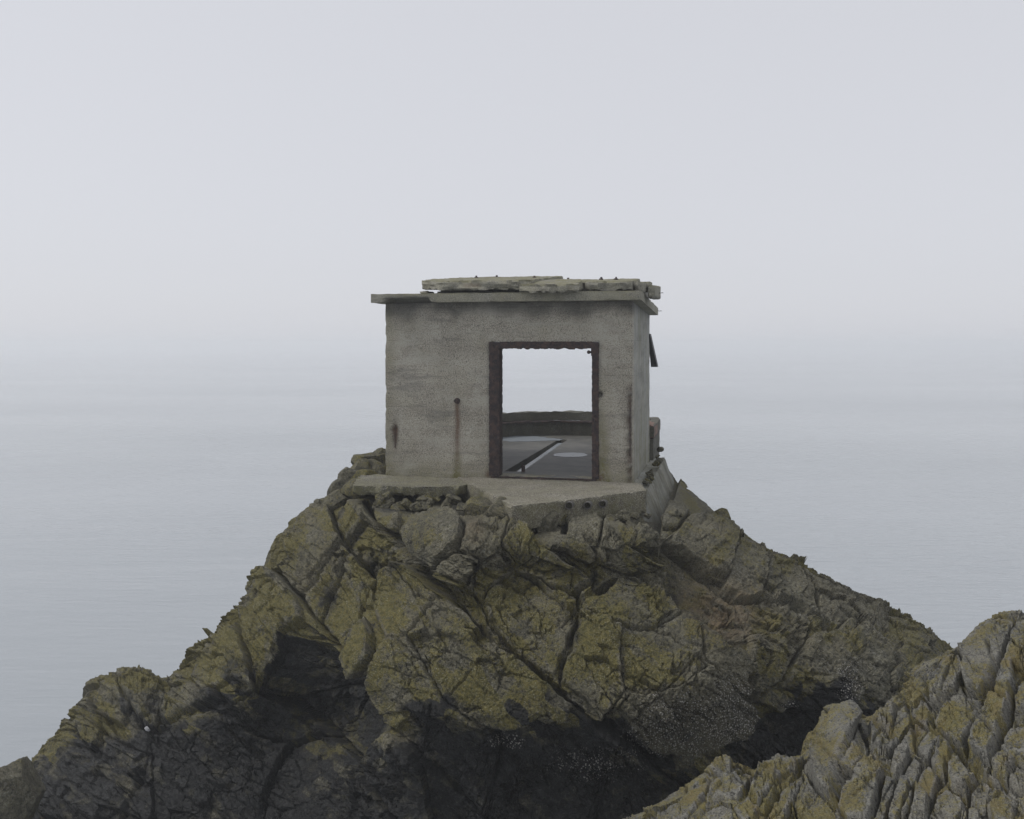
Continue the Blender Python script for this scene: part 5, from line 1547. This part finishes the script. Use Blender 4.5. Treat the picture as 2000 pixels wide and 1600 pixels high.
# apron slab before the doorway, its front edge eaten away, three pipe ends showing
ap = [on_floor(1000, 988, -0.03), on_floor(1062, 982, -0.03), on_floor(1140, 973, -0.03), on_floor(1225, 962, -0.03), on_floor(1262, 958, -0.03)]
al = on_floor(893, 932, -0.03)
apron_plan = ap + [(BW + 0.12, -0.01), (al[0], -0.01), al]
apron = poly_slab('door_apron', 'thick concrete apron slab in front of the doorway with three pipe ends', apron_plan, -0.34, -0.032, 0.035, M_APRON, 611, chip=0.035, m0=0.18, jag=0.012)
for (px_, py_) in ((1114, 985.5), (1149, 985.5), (1179, 982.5)):
    # on the line of the apron's front face
    best = None
    for k in range(len(ap) - 1):
        for t in np.linspace(0, 1, 30):
            u = ap[k][0] * (1 - t) + ap[k + 1][0] * t; v = ap[k][1] * (1 - t) + ap[k + 1][1] * t
            w_ = BASE + UX * u + VX * v
            sx = HX + F * w_.x / w_.y
            if best is None or abs(sx - px_) < best[0]:
                best = (abs(sx - px_), u, v, w_)
    _, u, v, w_ = best
    zrel = -(py_ - HY) / F * w_.y
    z = zrel - FLOOR_REL
    bm = bmesh.new()
    R1, R2, n = 0.050, 0.040, 20
    rings = []
    for (r, y) in ((R1, 0.25), (R1, -0.10), (R2, -0.10), (R2, 0.24)):
        rings.append([bm.verts.new((u + r * math.cos(2 * math.pi * i / n), v + y, z + r * math.sin(2 * math.pi * i / n))) for i in range(n)])
    for a_, b_ in zip(rings[:-1], rings[1:]):
        for i in range(n):
            bm.faces.new([a_[i], a_[(i + 1) % n], b_[(i + 1) % n], b_[i]])
    bm.faces.new(rings[3])
    mesh_bm('pipe', bm, M_CLAY, apron, True, 40)

# battered footing along the right-hand side
bm = bmesh.new()
sec = lambda v: [(BW + 0.006, -1.3), (BW + 0.006, -0.10), (BW + 0.22, -0.12), (BW + 0.25, -0.17), (BW + 0.66, -1.3)]
vv = spaced(-0.95, BL + 0.6, 0.06)
rows = []
for v in vv:
    rows.append([(u, v, z) for u, z in sec(v)])
V, Q = [], []
pts_ = []
for r in rows:
    rr = []
    for (p, q) in zip(r[:-1], r[1:]):
        for t in np.linspace(0, 1, 8, endpoint=False):
            rr.append(tuple(p[i] * (1 - t) + q[i] * t for i in range(3)))
    rr.append(r[-1])
    pts_.append(rr)
m_ = len(pts_[0])
V = np.array([p for rr in pts_ for p in rr])
for i in range(len(pts_) - 1):
    for j in range(m_ - 1):
        a_ = i * m_ + j
        Q.append((a_, a_ + m_, a_ + m_ + 1, a_ + 1))
cap = len(V)
V = np.vstack([V, [[BW + 0.2, vv[0], -0.7]]])
for j in range(m_ - 1):
    Q.append((j, j + 1, cap, cap))
Q = np.array([q for q in Q if q[2] != q[3]])
V = worn(V, Q, 0.02, 0.03, 621, 4.0)
V[:, 2] -= 0.45 * sstep(0.0, -0.95, V[:, 1])
bm.free()
ft = mesh_np('battered_footing', V, Q, M_SIDE, None, True, {'stain': moss_stain(V, 622, -0.08, 0.3, 0.35)}, 45)
ft.location = BASE; ft.rotation_euler = (0, 0, BANG)
tag(ft, 'sloping concrete footing along the right side wall of the building', 'footing')

# ================================================================== loose stones
def stone(name, label, px, py, D, rpx, seed, group=None, squash=(1, 1, 0.75), lich=None, mat=None, sub=None, dmin=0.45, dmax=0.78):
    """an angular broken stone: a ball cut by random planes, worn and pitted"""
    rng = np.random.default_rng(seed)
    r0 = rpx / F * D
    bm = bmesh.new()
    bmesh.ops.create_icosphere(bm, subdivisions=sub or (5 if rpx > 17 else 4), radius=1.0)
    V = np.array([v.co[:] for v in bm.verts])
    planes = 9
    nrm = rng.normal(size=(planes, 3)); nrm /= np.linalg.norm(nrm, axis=1)[:, None]
    dist = rng.uniform(dmin, dmax, planes)
    dots = V @ nrm.T
    r = np.where(dots > 0.05, dist / np.maximum(dots, 0.05), 9).min(1)
    P = V * np.minimum(r, 1.1)[:, None]
    P = P + V * (0.05 * n3(P, 1.7, seed, 4) + 0.03 * n3(P, 7.0, seed + 2, 2))[:, None]
    P = P * np.array(squash) * rng.uniform(0.9, 1.2, 3) * r0 * 1.3
    for v, p in zip(bm.verts, P):
        v.co = p
    me = bpy.data.meshes.new(name)
    bm.to_mesh(me); bm.free()
    me.polygons.foreach_set('use_smooth', np.ones(len(me.polygons), bool))
    me.set_sharp_from_angle(angle=math.radians(18))
    at_ = me.attributes.new('zone', 'FLOAT_COLOR', 'POINT')
    z = np.zeros((len(P), 4), np.float32)
    l0 = rng.uniform(0.35, 0.8) if lich is None else lich
    z[:, 0] = np.clip(l0 + 0.3 * n3(P / r0, 1.2, seed + 5), 0, 1)
    at_.data.foreach_set('color', z.ravel())
    me.materials.append(mat or M_ROCK)
    o = bpy.data.objects.new(name, me)
    COL.objects.link(o)
    o.location = at(px, py, D)
    o.rotation_euler = (rng.uniform(-.5, .5), rng.uniform(-.5, .5), rng.uniform(0, 6.28))
    return tag(o, label, 'stone', group)
# boulders stacked left of the building
PILE = [(722, 906, 15.2, 24), (740, 912, 15.2, 24), (706, 924, 14.8, 26), (730, 930, 14.8, 26), (690, 944, 14.4, 24), (714, 950, 14.3, 26), (672, 964, 14.0, 22), (748, 930, 14.9, 18), (698, 962, 13.9, 22), (655, 984, 13.7, 20)]
for k, (x, y, D, r) in enumerate(PILE):
    lb = {0: 'topmost boulder of the pile at the left corner of the building', 9: 'lowest boulder, at the outer end of the pile left of the building'}.get(k, 'olive lichened boulder within the pile at the left corner of the building')
    stone('boulder', lb, x, y, D, r, 40 + k, 'boulders piled at the left corner', (1, 1, 0.95), dmin=0.60, dmax=0.92)
lab_l = 'small loose stone lying under the concrete ledge and apron'
rs = random.Random(12)
for k in range(26):
    x = rs.uniform(735, 905); f_ = (x - 735) / 250
    y = rs.uniform(966 + 14 * f_, 992 + 12 * f_)
    D = 13.15 - 1.15 * f_ - (y - 966) * 0.006
    stone('loose_stone', lab_l, x, y, D, rs.uniform(6, 15), 100 + k, 'loose stones under the ledge and apron')
for k in range(26):
    x = rs.uniform(1020, 1330)
    y = rs.uniform(1010, 1024) - 10 * abs(x - 1150) / 150
    D = 11.75 + 0.004 * abs(x - 1120)
    stone('loose_stone', lab_l, x, y, D, rs.uniform(6, 14), 200 + k, 'loose stones under the ledge and apron')
for k in range(14):
    t = rs.random()
    stone('loose_stone', 'small loose stone on the footing beside the right wall', 1262 + 30 * t + rs.uniform(-6, 6), 948 - 60 * t, 13.3 + 2.9 * t, rs.uniform(3, 7), 300 + k, 'stones on the right-hand footing')
stone('boulder', 'broad grey boulder lodged against the front corner of the door apron', 985, 1006, 11.85, 34, 83, None, (1.2, 0.9, 0.75), dmin=0.62, dmax=0.92, lich=0.5)
stone('boulder', 'smaller boulder leaning on the left face of the door apron', 938, 998, 12.25, 24, 85, None, (1.0, 0.9, 0.8), dmin=0.62, dmax=0.92, lich=0.6)
stone('boulder', 'flat grey boulder under the apron below the pipe ends', 1062, 1016, 11.75, 26, 87, None, (1.3, 0.9, 0.6), dmin=0.62, dmax=0.92, lich=0.35)
stone('boulder', 'rounded boulder perched on the right skyline of the crag', 1409, 1006, 13.9, 13, 61, dmin=0.75, dmax=0.95)
stone('boulder', 'stone at the top of the footing beside the red coping', 1289, 878, 16.8, 5, 66, dmin=0.75, dmax=0.95)
# pale stone in the lower left corner
stone('boulder', 'brownish grey boulder in the lower left corner by the sea', 2, 1575, 10.6, 62, 71, None, (1.0, 1.0, 1.0))
stone('quartz_lump', 'white quartz lump wedged in the dark cleft at lower left', 288, 1424, 11.5, 4, 73, mat=plain('quartz', (0.33, 0.33, 0.34)))
